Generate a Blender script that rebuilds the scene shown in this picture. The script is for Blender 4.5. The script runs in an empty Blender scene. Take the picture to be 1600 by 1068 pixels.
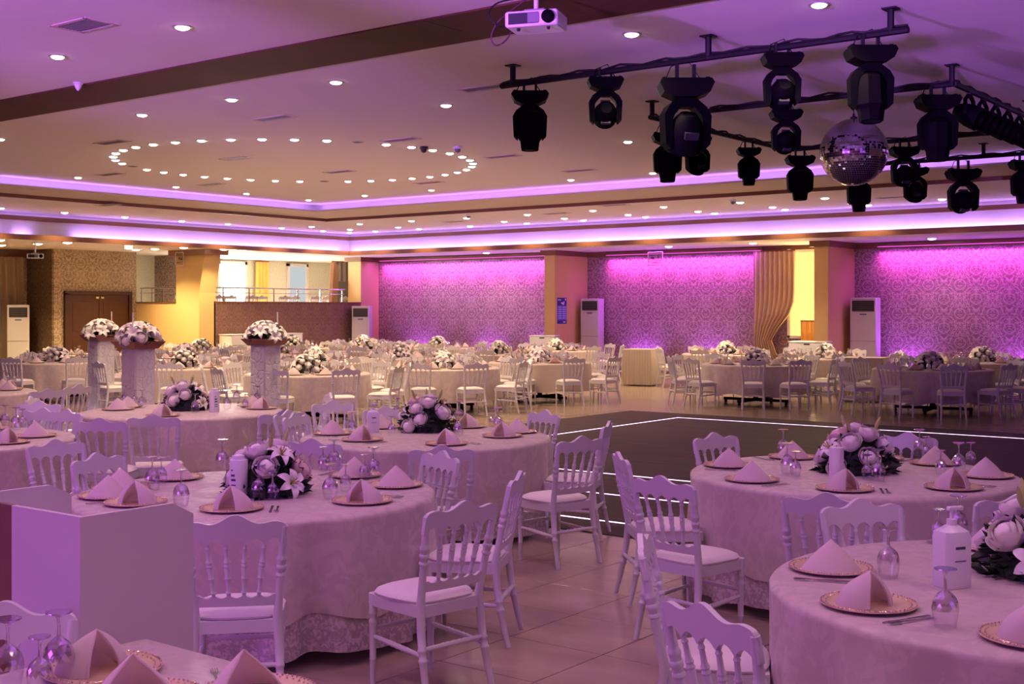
import bpy, bmesh, math, random
from mathutils import Vector, Matrix
random.seed(7)
PI = math.pi
R = math.radians
sc = bpy.context.scene
C = sc.collection

# ------------------------------------------------------------------ camera, world, exposure, large lights
FOC, HZ, EYE, YAW = 1931.0, 483.0, 1.8, R(37.5)
cam_d = bpy.data.cameras.new('camera'); cam = bpy.data.objects.new('camera', cam_d); C.objects.link(cam)
cam_d.sensor_fit = 'HORIZONTAL'; cam_d.sensor_width = 36.0; cam_d.lens = 36.0 * FOC / 1600.0
cam_d.shift_y = -(534.0 - HZ) / 1600.0
cam_d.clip_start = 0.05; cam_d.clip_end = 200
cam.location = (0, 0, EYE); cam.rotation_euler = (PI / 2, 0, YAW)
sc.camera = cam
w = bpy.data.worlds.new('world'); sc.world = w; w.use_nodes = True
w.node_tree.nodes['Background'].inputs[0].default_value = (0.5, 0.3, 0.7, 1)
w.node_tree.nodes['Background'].inputs[1].default_value = 0.02
sc.view_settings.view_transform = 'Standard'; sc.view_settings.look = 'None'
sc.view_settings.gamma = 1.0; sc.view_settings.use_curve_mapping = False
sc.view_settings.exposure = 0.2
sc.cycles.max_bounces = 6; sc.cycles.diffuse_bounces = 3; sc.cycles.glossy_bounces = 3
sc.cycles.transmission_bounces = 4; sc.cycles.transparent_max_bounces = 16
sc.cycles.caustics_reflective = False; sc.cycles.caustics_refractive = False
sc.cycles.sample_clamp_indirect = 3.0

VIOLET = (0.43, 0.22, 1.0)
def area(name, loc, rot, sx, sy, power, col, spread=180):
    l = bpy.data.lights.new(name, 'AREA'); l.shape = 'RECTANGLE'; l.size = sx; l.size_y = sy
    l.energy = power; l.color = col; l.spread = R(spread)
    o = bpy.data.objects.new(name, l); C.objects.link(o); o.location = loc; o.rotation_euler = rot
    return o
# the violet wash of the stage at the near end of the hall; unseen side light and ceiling spots added
area('violet_wash_light', (-7.0, -4.6, 2.4), (R(84), 0, R(-4)), 7, 2.2, 210, (0.52, 0.10, 1.0))
area('violet_wash_light', (6.8, 4.0, 2.6), (R(88), 0, R(80)), 9, 2.2, 60, (0.40, 0.10, 1.0))  # unseen side light, added for a violet accent from the right
def added_ceiling_spot(x, y, az, el, power, col, cone=27):
    """unseen spot added behind the camera to tint the ceiling violet"""
    l = bpy.data.lights.new('added_ceiling_spot', 'SPOT'); l.energy = power; l.color = col; l.spot_size = R(cone); l.spot_blend = 0.8; l.shadow_soft_size = 0.25
    o = bpy.data.objects.new('added_ceiling_spot', l); C.objects.link(o); o.location = (x, y, 2.4); o.rotation_euler = (R(90 + el), 0, R(az))
for (x, y, az, el, pw) in ((-11.0, -3.0, 8, 13, 1800), (-6.0, -3.4, -6, 11, 9500), (-6.0, -3.4, 22, 11, 7000), (-1.0, -3.4, 10, 11, 8500), (4.0, -1.0, 30, 13, 1500)):
    added_ceiling_spot(x, y, az, el, pw, (0.46, 0.13, 1.0))

# ------------------------------------------------------------------ projection helper: pixel + height -> place in the hall
FV = Vector((-math.sin(YAW), math.cos(YAW), 0)); RV = Vector((math.cos(YAW), math.sin(YAW), 0))
def at(u, v, h):
    z = (EYE - h) * FOC / (v - HZ)
    p = FV * z + RV * (z * (u - 800) / FOC); p.z = h
    return p
def atz(u, z, h=0.0):
    p = FV * z + RV * (z * (u - 800) / FOC); p.z = h
    return p
def depth(p): return p.x * FV.x + p.y * FV.y
def pix(p):
    z = depth(p); l = p.x * RV.x + p.y * RV.y
    return 800 + FOC * l / z, HZ + (EYE - p.z) * FOC / z

# ------------------------------------------------------------------ materials
def nt(m): return m.node_tree.nodes, m.node_tree.links
def mat(name, col, rough=0.5, metal=0.0, spec=0.5, bump=None, var=None, emit=None, sheen=0.0):
    m = bpy.data.materials.new(name); m.use_nodes = True
    n, l = nt(m); b = n['Principled BSDF']
    b.inputs['Base Color'].default_value = (*col, 1); b.inputs['Roughness'].default_value = rough
    b.inputs['Metallic'].default_value = metal; b.inputs['Specular IOR Level'].default_value = spec
    if sheen: b.inputs['Sheen Weight'].default_value = sheen
    if emit:
        b.inputs['Emission Color'].default_value = (*emit[:3], 1); b.inputs['Emission Strength'].default_value = emit[3]
    if bump or var:
        tc = n.new('ShaderNodeTexCoord')
    if bump:
        t = n.new('ShaderNodeTexNoise'); t.inputs['Scale'].default_value = bump[0]; t.inputs['Detail'].default_value = 3
        l.new(tc.outputs['Object'], t.inputs['Vector'])
        bp = n.new('ShaderNodeBump'); bp.inputs['Strength'].default_value = bump[1]; bp.inputs['Distance'].default_value = 0.01
        l.new(t.outputs['Fac'], bp.inputs['Height']); l.new(bp.outputs['Normal'], b.inputs['Normal'])
    if var:
        t = n.new('ShaderNodeTexNoise'); t.inputs['Scale'].default_value = var[0]; t.inputs['Detail'].default_value = 4
        l.new(tc.outputs['Object'], t.inputs['Vector'])
        cr = n.new('ShaderNodeValToRGB'); cr.color_ramp.elements[0].position = 0.35; cr.color_ramp.elements[1].position = 0.65
        cr.color_ramp.elements[0].color = (*[c * var[1] for c in col], 1); cr.color_ramp.elements[1].color = (*col, 1)
        l.new(t.outputs['Fac'], cr.inputs['Fac']); l.new(cr.outputs['Color'], b.inputs['Base Color'])
    return m
def emis(name, col, s):
    m = bpy.data.materials.new(name); m.use_nodes = True; n, l = nt(m); n.clear()
    e = n.new('ShaderNodeEmission'); e.inputs[0].default_value = (*col, 1); e.inputs[1].default_value = s
    o = n.new('ShaderNodeOutputMaterial'); l.new(e.outputs[0], o.inputs[0]); return m
def M2(n, l, op, a, b=None, c=None):
    q = n.new('ShaderNodeMath'); q.operation = op
    for i, v in enumerate((a, b, c)):
        if v is None: continue
        if isinstance(v, (int, float)): q.inputs[i].default_value = v
        else: l.new(v, q.inputs[i])
    return q.outputs[0]
def sstep(n, l, v, a, b, lo=0.0, hi=1.0):
    q = n.new('ShaderNodeMapRange'); q.interpolation_type = 'SMOOTHSTEP'
    q.inputs['From Min'].default_value = a; q.inputs['From Max'].default_value = b
    q.inputs['To Min'].default_value = lo; q.inputs['To Max'].default_value = hi
    l.new(v, q.inputs['Value']); return q.outputs[0]
def wallpaper(name, axis, base, line, sx=0.74, sy=0.68):
    m = bpy.data.materials.new(name); m.use_nodes = True; n, l = nt(m); b = n['Principled BSDF']
    tc = n.new('ShaderNodeTexCoord'); sp = n.new('ShaderNodeSeparateXYZ'); l.new(tc.outputs['Object'], sp.inputs[0])
    s = M2(n, l, 'MULTIPLY', sp.outputs[axis], 1.0 / sx); t = M2(n, l, 'MULTIPLY', sp.outputs[2], 1.0 / sy)
    sf = M2(n, l, 'PINGPONG', s, 0.5)
    cb = n.new('ShaderNodeCombineXYZ'); l.new(sf, cb.inputs[0]); l.new(M2(n, l, 'MODULO', M2(n, l, 'ADD', t, 50.0), 1.0), cb.inputs[1])
    nz = n.new('ShaderNodeTexNoise'); nz.inputs['Scale'].default_value = 11.0; nz.inputs['Detail'].default_value = 1.0
    nz.inputs['Distortion'].default_value = 0.9; l.new(cb.outputs[0], nz.inputs['Vector'])
    ca = M2(n, l, 'COSINE', M2(n, l, 'MULTIPLY', s, 2 * PI)); cc_ = M2(n, l, 'COSINE', M2(n, l, 'MULTIPLY', t, 2 * PI))
    sm = M2(n, l, 'ADD', ca, cc_); wob = M2(n, l, 'MULTIPLY', M2(n, l, 'SUBTRACT', nz.outputs['Fac'], 0.5), 1.6)
    l1 = sstep(n, l, M2(n, l, 'ABSOLUTE', M2(n, l, 'ADD', M2(n, l, 'ABSOLUTE', sm), M2(n, l, 'SUBTRACT', wob, 0.42))), 0.08, 0.24, 0.8, 0)
    l2 = sstep(n, l, M2(n, l, 'ABSOLUTE', M2(n, l, 'SUBTRACT', nz.outputs['Fac'], 0.5)), 0.015, 0.05, 0.8, 0)
    l3 = sstep(n, l, M2(n, l, 'ABSOLUTE', M2(n, l, 'SUBTRACT', M2(n, l, 'ABSOLUTE', sm), 1.45)), 0.04, 0.14, 0.75, 0)
    k = M2(n, l, 'MAXIMUM', l1, M2(n, l, 'MAXIMUM', l2, l3))
    mx = n.new('ShaderNodeMix'); mx.data_type = 'RGBA'; l.new(k, mx.inputs['Factor'])
    mx.inputs[6].default_value = (*base, 1); mx.inputs[7].default_value = (*line, 1)
    l.new(mx.outputs[2], b.inputs['Base Color']); b.inputs['Roughness'].default_value = 0.55
    return m
def cloth_mat(name, col, k=0.9, scale=22.0):
    m = bpy.data.materials.new(name); m.use_nodes = True; n, l = nt(m); b = n['Principled BSDF']
    tc = n.new('ShaderNodeTexCoord')
    t = n.new('ShaderNodeTexNoise'); t.inputs['Scale'].default_value = scale * 0.35; t.inputs['Detail'].default_value = 3; t.inputs['Distortion'].default_value = 1.6
    l.new(tc.outputs['Object'], t.inputs['Vector'])
    f = sstep(n, l, t.outputs['Fac'], 0.47, 0.56)
    mx = n.new('ShaderNodeMix'); mx.data_type = 'RGBA'; l.new(f, mx.inputs['Factor'])
    mx.inputs[6].default_value = (*[c * k for c in col], 1); mx.inputs[7].default_value = (*col, 1)
    l.new(mx.outputs[2], b.inputs['Base Color'])
    l.new(sstep(n, l, t.outputs['Fac'], 0.47, 0.56, 0.62, 0.38), b.inputs['Roughness'])
    b.inputs['Sheen Weight'].default_value = 0.15
    return m
def glass_mat(name, tint=(0.97, 0.96, 1.0), base=0.06, rough=0.03):
    m = bpy.data.materials.new(name); m.use_nodes = True; n, l = nt(m); n.clear()
    tr = n.new('ShaderNodeBsdfTransparent'); tr.inputs[0].default_value = (*tint, 1)
    gl = n.new('ShaderNodeBsdfGlossy'); gl.inputs['Roughness'].default_value = rough
    lw = n.new('ShaderNodeLayerWeight'); lw.inputs['Blend'].default_value = 0.35
    f = M2(n, l, 'MULTIPLY_ADD', M2(n, l, 'POWER', lw.outputs['Facing'], 2.0), 0.75, base)
    mx = n.new('ShaderNodeMixShader'); l.new(f, mx.inputs[0]); l.new(tr.outputs[0], mx.inputs[1]); l.new(gl.outputs[0], mx.inputs[2])
    o = n.new('ShaderNodeOutputMaterial'); l.new(mx.outputs[0], o.inputs[0]); return m
def lace_mat(name):
    m = bpy.data.materials.new(name); m.use_nodes = True; n, l = nt(m); b = n['Principled BSDF']; o = n['Material Output']
    b.inputs['Base Color'].default_value = (0.75, 0.66, 0.66, 1); b.inputs['Roughness'].default_value = 0.3; b.inputs['Metallic'].default_value = 0.3
    tc = n.new('ShaderNodeTexCoord'); t = n.new('ShaderNodeTexNoise'); t.inputs['Scale'].default_value = 34; t.inputs['Detail'].default_value = 4
    t.inputs['Distortion'].default_value = 1.0
    l.new(tc.outputs['Object'], t.inputs['Vector'])
    f = sstep(n, l, t.outputs['Fac'], 0.44, 0.6, 0.62, 0.95)
    tr = n.new('ShaderNodeBsdfTransparent'); mx = n.new('ShaderNodeMixShader')
    l.new(f, mx.inputs[0]); l.new(tr.outputs[0], mx.inputs[1]); l.new(b.outputs[0], mx.inputs[2]); l.new(mx.outputs[0], o.inputs[0])
    return m
def floor_mat(name):
    m = bpy.data.materials.new(name); m.use_nodes = True; n, l = nt(m); b = n['Principled BSDF']
    tc = n.new('ShaderNodeTexCoord'); t = n.new('ShaderNodeTexNoise'); t.inputs['Scale'].default_value = 1.3; t.inputs['Detail'].default_value = 6
    t.inputs['Distortion'].default_value = 0.6
    mp = n.new('ShaderNodeMapping'); mp.inputs['Scale'].default_value = (1, 2.4, 1); geo = n.new('ShaderNodeNewGeometry')
    l.new(geo.outputs['Position'], mp.inputs['Vector']); l.new(mp.outputs[0], t.inputs['Vector'])
    cr = n.new('ShaderNodeValToRGB'); cr.color_ramp.elements[0].position = 0.3; cr.color_ramp.elements[1].position = 0.72
    cr.color_ramp.elements[0].color = (0.31, 0.225, 0.175, 1); cr.color_ramp.elements[1].color = (0.42, 0.32, 0.25, 1)
    l.new(t.outputs['Fac'], cr.inputs['Fac'])
    l.new(cr.outputs['Color'], b.inputs['Base Color']); b.inputs['Roughness'].default_value = 0.2; b.inputs['Specular IOR Level'].default_value = 0.5
    return m
def floor_base_mat(name):
    m = floor_mat(name); n, l = nt(m); b = n['Principled BSDF']
    src = b.inputs['Base Color'].links[0].from_socket
    geo = n.new('ShaderNodeNewGeometry'); sp = n.new('ShaderNodeSeparateXYZ'); l.new(geo.outputs['Position'], sp.inputs[0])
    a = M2(n, l, 'PINGPONG', M2(n, l, 'SUBTRACT', sp.outputs[0], 0.05), 0.3); c = M2(n, l, 'PINGPONG', sp.outputs[1], 0.3)
    k = sstep(n, l, M2(n, l, 'MINIMUM', a, c), 0.002, 0.005)
    mx = n.new('ShaderNodeMix'); mx.data_type = 'RGBA'; l.new(k, mx.inputs['Factor']); mx.inputs[6].default_value = (0.12, 0.08, 0.07, 1)
    l.new(src, mx.inputs[7]); l.new(mx.outputs[2], b.inputs['Base Color'])
    return m
def plank_mat(name):
    m = bpy.data.materials.new(name); m.use_nodes = True; n, l = nt(m); b = n['Principled BSDF']
    geo = n.new('ShaderNodeNewGeometry'); mp = n.new('ShaderNodeMapping'); mp.inputs['Scale'].default_value = (0.5, 5, 1)
    l.new(geo.outputs['Position'], mp.inputs['Vector'])
    t = n.new('ShaderNodeTexNoise'); t.inputs['Scale'].default_value = 1.4; t.inputs['Detail'].default_value = 5; l.new(mp.outputs[0], t.inputs['Vector'])
    cr = n.new('ShaderNodeValToRGB'); cr.color_ramp.elements[0].position = 0.35; cr.color_ramp.elements[1].position = 0.7
    cr.color_ramp.elements[0].color = (0.042, 0.03, 0.026, 1); cr.color_ramp.elements[1].color = (0.075, 0.053, 0.044, 1)
    l.new(t.outputs['Fac'], cr.inputs['Fac']); l.new(cr.outputs['Color'], b.inputs['Base Color'])
    b.inputs['Roughness'].default_value = 0.55; b.inputs['Specular IOR Level'].default_value = 0.12
    bp = n.new('ShaderNodeBump'); bp.inputs['Strength'].default_value = 0.25; bp.inputs['Distance'].default_value = 0.02
    l.new(t.outputs['Fac'], bp.inputs['Height']); l.new(bp.outputs['Normal'], b.inputs['Normal'])
    return m
def carved_mat(name):
    m = bpy.data.materials.new(name); m.use_nodes = True; n, l = nt(m); b = n['Principled BSDF']
    b.inputs['Base Color'].default_value = (0.78, 0.75, 0.8, 1); b.inputs['Roughness'].default_value = 0.4
    tc = n.new('ShaderNodeTexCoord'); t = n.new('ShaderNodeTexVoronoi'); t.feature = 'DISTANCE_TO_EDGE'; t.inputs['Scale'].default_value = 9
    nz = n.new('ShaderNodeTexNoise'); nz.inputs['Scale'].default_value = 5; l.new(tc.outputs['Object'], nz.inputs['Vector'])
    mv = n.new('ShaderNodeMix'); mv.data_type = 'RGBA'; mv.inputs['Factor'].default_value = 0.25
    l.new(tc.outputs['Object'], mv.inputs[6]); l.new(nz.outputs['Color'], mv.inputs[7]); l.new(mv.outputs[2], t.inputs['Vector'])
    h = sstep(n, l, t.outputs['Distance'], 0.0, 0.09)
    bp = n.new('ShaderNodeBump'); bp.inputs['Strength'].default_value = 0.9; bp.inputs['Distance'].default_value = 0.012
    l.new(h, bp.inputs['Height']); l.new(bp.outputs['Normal'], b.inputs['Normal'])
    return m

WH = mat('white_lacquer', (0.70, 0.68, 0.70), 0.36)
CU = mat('cushion_fabric', (0.80, 0.74, 0.72), 0.75, bump=(60, 0.12), sheen=0.2)
CL = [cloth_mat('tablecloth_jacquard_%d' % i, c) for i, c in enumerate([(0.62, 0.52, 0.48), (0.60, 0.51, 0.46), (0.64, 0.54, 0.50)])]
CLF = mat('tablecloth_satin', (0.58, 0.49, 0.42), 0.55, sheen=0.15)
LACE = lace_mat('sequin_lace')
NAP = mat('napkin_linen', (0.93, 0.82, 0.83), 0.8, bump=(300, 0.05), sheen=0.2)
def thin_cloth(m, col, k):
    n, l = nt(m); tl = n.new('ShaderNodeBsdfTranslucent'); tl.inputs[0].default_value = (*col, 1); mx = n.new('ShaderNodeMixShader'); mx.inputs[0].default_value = k
    l.new(n['Principled BSDF'].outputs[0], mx.inputs[1]); l.new(tl.outputs[0], mx.inputs[2]); l.new(mx.outputs[0], n['Material Output'].inputs[0])
thin_cloth(NAP, (0.92, 0.74, 0.74), 0.4)
GOLD = mat('gold_glass', (0.86, 0.67, 0.43), 0.25, 0.3)
GLITTER = mat('gold_beads', (0.9, 0.76, 0.52), 0.12, 0.9, bump=(140, 1.0))
GLASS = glass_mat('clear_glass')
CRYSTAL = glass_mat('cut_crystal', (0.96, 0.94, 0.98), 0.5, 0.09)
STEEL = mat('cutlery_steel', (0.62, 0.6, 0.62), 0.18, 1.0)
PETAL = mat('white_petal', (0.90, 0.83, 0.80), 0.6, sheen=0.2)
PETALP = mat('blush_petal', (0.86, 0.66, 0.62), 0.6, sheen=0.2)
LILY = mat('lily_petal', (0.86, 0.83, 0.80), 0.5)
STAMEN = mat('lily_throat', (0.45, 0.42, 0.10), 0.6)
LEAF = mat('dark_leaf', (0.016, 0.034, 0.018), 0.45)
BUD = mat('lime_bud', (0.45, 0.5, 0.16), 0.5)
PLAST = mat('white_plastic', (0.82, 0.80, 0.83), 0.3)
INK = mat('label_ink', (0.05, 0.05, 0.09), 0.6)
CEIL = mat('ceiling_paint', (0.88, 0.79, 0.74), 0.9)
CEILT = mat('ceiling_band_paint', (0.70, 0.58, 0.48), 0.85)
COVE = mat('cove_paint', (0.85, 0.80, 0.80), 0.9)
BROWN = mat('brown_trim', (0.20, 0.085, 0.045), 0.35, bump=(8, 0.03))
BEAMM = mat('brown_beam', (0.12, 0.048, 0.028), 0.75, 0.0, 0.2, var=(0.7, 0.75))
YEL = mat('ochre_paint', (0.74, 0.50, 0.21), 0.75)
WPX = wallpaper('damask_paper_along', 0, (0.19, 0.125, 0.11), (0.50, 0.38, 0.32))
WPY = wallpaper('damask_paper_across', 1, (0.25, 0.18, 0.11), (0.62, 0.50, 0.32))
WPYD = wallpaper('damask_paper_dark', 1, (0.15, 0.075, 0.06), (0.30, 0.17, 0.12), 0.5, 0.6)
PALE = mat('pale_wallpaper', (0.74, 0.75, 0.62), 0.8, var=(26, 0.78))
DOORW = mat('door_mahogany', (0.06, 0.016, 0.008), 0.4, var=(3, 0.8))
DOORF = mat('door_frame_wood', (0.05, 0.015, 0.01), 0.4)
FLOORT = floor_mat('porcelain_tile'); FLOORB = floor_base_mat('porcelain_floor')
PLANK = plank_mat('dance_floor_wood')
DRAPE = mat('bronze_drape', (0.30, 0.20, 0.10), 0.6, sheen=0.3)
DRAPE2 = mat('copper_curtain', (0.55, 0.37, 0.26), 0.5, sheen=0.3)
BLACK = mat('black_housing', (0.0025, 0.0025, 0.003), 0.6, 0.0, 0.04)
BLACKM = mat('black_pipe', (0.008, 0.007, 0.008), 0.5, 0.0, 0.2)
LENS = mat('lens_glass', (0.012, 0.012, 0.016), 0.45, 0.0, 0.15)
MIRROR = mat('mirror_facet', (0.50, 0.48, 0.52), 0.04, 1.0)
GREY = mat('grille_grey', (0.20, 0.18, 0.19), 0.5)
DARK = mat('dark_slot', (0.012, 0.012, 0.014), 0.6)
ACW = mat('air_conditioner_shell', (0.74, 0.70, 0.68), 0.4)
STRIP = emis('led_violet', (0.50, 0.27, 1.0), 34.0)
STRIP2 = emis('led_violet_soft', VIOLET, 13.0); STRIP3 = emis('led_violet_faint', VIOLET, 5.0)
FSTRIP = emis('floor_led', (0.95, 0.62, 1.0), 2.6)
PINKLED = emis('led_pink', (1.0, 0.10, 0.75), 2.0)
LAMP = emis('downlight_lamp', (1.0, 0.86, 0.74), 14.0)
LAMPW = emis('downlight_warm', (1.0, 0.80, 0.50), 14.0)
CARVE = carved_mat('carved_white_panel')
TRAY = mat('terracotta_tray', (0.30, 0.10, 0.09), 0.45)
KRAFT = mat('cardboard', (0.44, 0.26, 0.15), 0.8)
WAX = mat('candle_wax', (0.85, 0.80, 0.84), 0.45)

# ------------------------------------------------------------------ mesh builder
class MB:
    def __init__(s): s.v = []; s.f = []; s.mi = []; s.cur = 0
    def face(s, idx): s.f.append(tuple(idx)); s.mi.append(s.cur)
    def quad(s, a, b, c, d):
        i = len(s.v); s.v += [tuple(a), tuple(b), tuple(c), tuple(d)]; s.face((i, i + 1, i + 2, i + 3)); return s
    def box(s, c, d, rz=0.0, ch=0.0, M=None):
        x, y, z = d[0] / 2, d[1] / 2, d[2] / 2; i = len(s.v); cs, sn = math.cos(rz), math.sin(rz)
        if ch <= 0:
            P = [(-x, -y, -z), (x, -y, -z), (x, y, -z), (-x, y, -z), (-x, -y, z), (x, -y, z), (x, y, z), (-x, y, z)]
            FF = [(3, 2, 1, 0), (4, 5, 6, 7), (0, 1, 5, 4), (1, 2, 6, 5), (2, 3, 7, 6), (3, 0, 4, 7)]
        else:
            P = []
            for (a, zz) in ((ch, -z), (0, -z + ch), (0, z - ch), (ch, z)):
                q = [(-x + a, -y + ch), (x - a, -y + ch)] if False else None
                for (px, py) in ((-x + ch, -y + a), (x - ch, -y + a), (x - a, -y + ch), (x - a, y - ch), (x - ch, y - a), (-x + ch, y - a), (-x + a, y - ch), (-x + a, -y + ch)):
                    P.append((px, py, zz))
            FF = [tuple(range(7, -1, -1)), tuple(range(24, 32))]
            for r in range(3):
                for k in range(8): FF.append((r * 8 + k, r * 8 + (k + 1) % 8, r * 8 + 8 + (k + 1) % 8, r * 8 + 8 + k))
        for (px, py, pz) in P:
            p = Vector((c[0] + px * cs - py * sn, c[1] + px * sn + py * cs, c[2] + pz))
            s.v.append(tuple(M @ p) if M else tuple(p))
        for f in FF: s.face([i + k for k in f])
        return s
    def lathe(s, prof, n=16, c=(0, 0, 0), M=None, cap=True, a0=0.0):
        i = len(s.v)
        for (r, z) in prof:
            for k in range(n):
                a = a0 + 2 * PI * k / n; p = Vector((c[0] + r * math.cos(a), c[1] + r * math.sin(a), c[2] + z)); s.v.append(tuple(M @ p) if M else tuple(p))
        for j in range(len(prof) - 1):
            for k in range(n): s.face((i + j * n + k, i + j * n + (k + 1) % n, i + (j + 1) * n + (k + 1) % n, i + (j + 1) * n + k))
        if cap:
            if prof[0][0] > 1e-5: s.face([i + k for k in range(n - 1, -1, -1)])
            if prof[-1][0] > 1e-5: s.face([i + (len(prof) - 1) * n + k for k in range(n)])
        return s
    def tube(s, pts, rad, n=8, cap=True, sq=(1, 1)):
        pts = [Vector(p) for p in pts]; i = len(s.v); m = len(pts)
        if isinstance(rad, (int, float)): rad = [rad] * m
        for j, p in enumerate(pts):
            t = (pts[min(j + 1, m - 1)] - pts[max(j - 1, 0)]).normalized()
            ref = Vector((1, 0, 0)) if abs(t.x) < 0.8 else Vector((0, 1, 0))
            b = t.cross(ref).normalized(); a = b.cross(t)
            for k in range(n):
                th = 2 * PI * k / n; q = p + a * (rad[j] * sq[0] * math.cos(th)) + b * (rad[j] * sq[1] * math.sin(th)); s.v.append(tuple(q))
        for j in range(m - 1):
            for k in range(n): s.face((i + j * n + k, i + (j + 1) * n + k, i + (j + 1) * n + (k + 1) % n, i + j * n + (k + 1) % n))
        if cap:
            s.face([i + k for k in range(n)]); s.face([i + (m - 1) * n + k for k in range(n - 1, -1, -1)])
        return s
    def prism(s, poly, t0, t1, fn):
        """poly of (a,b), extruded from t0 to t1; fn(a,b,t)->xyz"""
        i = len(s.v); n = len(poly)
        for t in (t0, t1):
            for (a, b) in poly: s.v.append(tuple(fn(a, b, t)))
        s.face([i + k for k in range(n - 1, -1, -1)]); s.face([i + n + k for k in range(n)])
        for k in range(n): s.face((i + k, i + (k + 1) % n, i + n + (k + 1) % n, i + n + k))
        return s
    def strip2(s, up, lo, t0, t1, fn):
        """solid between an upper and a lower outline sampled at the same stations"""
        i = len(s.v); n = len(up)
        for t in (t0, t1):
            for (a, b) in up: s.v.append(tuple(fn(a, b, t)))
            for (a, b) in lo: s.v.append(tuple(fn(a, b, t)))
        U0, L0, U1, L1 = i, i + n, i + 2 * n, i + 3 * n
        for k in range(n - 1):
            s.face((U0 + k, L0 + k, L0 + k + 1, U0 + k + 1)); s.face((U1 + k, U1 + k + 1, L1 + k + 1, L1 + k))
            s.face((U0 + k, U0 + k + 1, U1 + k + 1, U1 + k)); s.face((L0 + k, L1 + k, L1 + k + 1, L0 + k + 1))
        s.face((U0, U1, L1, L0)); s.face((U0 + n - 1, L0 + n - 1, L1 + n - 1, U1 + n - 1))
        return s
    def grid(s, nu, nv, fn, wrap=False):
        i = len(s.v)
        for b in range(nv + 1):
            for a in range(nu if wrap else nu + 1): s.v.append(tuple(fn(a / nu, b / nv)))
        w = nu if wrap else nu + 1
        for b in range(nv):
            for a in range(nu): s.face((i + b * w + a, i + b * w + (a + 1) % w, i + (b + 1) * w + (a + 1) % w, i + (b + 1) * w + a))
        return s
    def mesh(s, name, mats, smooth=True, ang=40, fix=True):
        me = bpy.data.meshes.new(name); me.from_pydata(s.v, [], s.f); me.update()
        for m in (mats if isinstance(mats, (list, tuple)) else [mats]): me.materials.append(m)
        if any(s.mi): me.polygons.foreach_set('material_index', s.mi)
        if fix:
            bm = bmesh.new(); bm.from_mesh(me); bmesh.ops.recalc_face_normals(bm, faces=bm.faces); bm.to_mesh(me); bm.free()
        if smooth:
            me.polygons.foreach_set('use_smooth', [True] * len(me.polygons)); me.set_sharp_from_angle(angle=R(ang))
        return me
    def build(s, name, mats, parent=None, **k):
        return link(name, s.mesh(name, mats, **k), parent)
def link(name, me, parent=None, loc=None, rz=None):
    o = bpy.data.objects.new(name, me); C.objects.link(o)
    if parent: o.parent = parent
    if loc is not None: o.location = loc
    if rz is not None: o.rotation_euler = (0, 0, rz)
    return o
def tag(o, label, cat, group=None, kind=None):
    if label: o['label'] = label
    if cat: o['category'] = cat
    if group: o['group'] = group
    if kind: o['kind'] = kind
    return o
def thing(name, label, cat, loc=(0, 0, 0), rz=0.0, group=None):
    o = bpy.data.objects.new(name, None); C.objects.link(o); o.location = loc; o.rotation_euler = (0, 0, rz)
    o.empty_display_size = 0.1
    return tag(o, label, cat, group)
KIDS = {}
def kids(o):
    k = o.name
    if k not in KIDS: KIDS[k] = [(c, [g for g in c.children]) for c in o.children]
    return KIDS[k]
def dup(root, loc, rz, label=None, group=None):
    r = root.copy(); C.objects.link(r); r.location = loc; r.rotation_euler = (0, 0, rz)
    if label: r['label'] = label
    if group: r['group'] = group
    for ch, gs in kids(root):
        c = ch.copy(); C.objects.link(c); c.parent = r
        for g in gs:
            d = g.copy(); C.objects.link(d); d.parent = c
    return r
class Proto:
    """first use moves the built thing itself, later uses copy it with its parts"""
    def __init__(s, root): s.root = root; s.used = False; kids(root)
    def put(s, loc, rz, label, group=None):
        if not s.used:
            s.used = True; r = s.root; r.location = loc; r.rotation_euler = (0, 0, rz); r['label'] = label
            if group: r['group'] = group
            return r
        return dup(s.root, loc, rz, label, group)
def struct(name, mb, m, parent=None, **k):
    o = mb.build(name, m, parent, **k)
    if parent is None: o['kind'] = 'structure'
    return o
ORD = ['zeroth', 'first', 'second', 'third', 'fourth', 'fifth', 'sixth', 'seventh', 'eighth', 'ninth', 'tenth', 'eleventh', 'twelfth', 'thirteenth',
       'fourteenth', 'fifteenth', 'sixteenth', 'seventeenth', 'eighteenth', 'nineteenth', 'twentieth']
NUM = ['twelve', 'one', 'two', 'three', 'four', 'five', 'six', 'seven', 'eight', 'nine', 'ten', 'eleven']
def ordn(i):
    if i < len(ORD): return ORD[i]
    return '%d%s' % (i, {1: 'st', 2: 'nd', 3: 'rd'}.get(i % 10 if i % 100 not in (11, 12, 13) else 0, 'th'))

# ------------------------------------------------------------------ the hall: floor, walls, ceilings
C0, C1, CT, C2 = 3.42, 4.04, 4.11, 4.30
XMAX, YMIN = 9.0, -6.0
fl = struct('floor', MB().box((-12.5, 13.5, -0.053), (43.2, 39.2, 0.1)), FLOORB, smooth=False)
tile_me = MB().box((0, 0, -0.003), (0.594, 0.594, 0.006), ch=0.0015).mesh('tile', FLOORT, smooth=False)
cells = []
for ix in range(-30, 12):
    for iy in range(0, 32):
        p = Vector((0.05 + 0.6 * ix + 0.3, 0.6 * iy + 0.3, 0)); z = depth(p)
        if z < 2.5 or (p.x > -12.0 and 8.0 < p.y < 19.0): continue
        u, v = pix(p)
        if -60 < u < 1660 and v < 1130: cells.append((z, p))
cells.sort(key=lambda c: c[0])
for z, p in cells[:300]:
    o = link('tile', tile_me, fl, (p.x, p.y, 0.0))

# walls not in view that close the hall
struct('wall_stage', MB().box((-12.5, YMIN - 0.1, 2.2), (43.2, 0.2, 4.4)), YEL, smooth=False)
struct('wall_side', MB().box((XMAX + 0.1, 12, 2.2), (0.2, 36, 4.4)), YEL, smooth=False)

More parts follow.
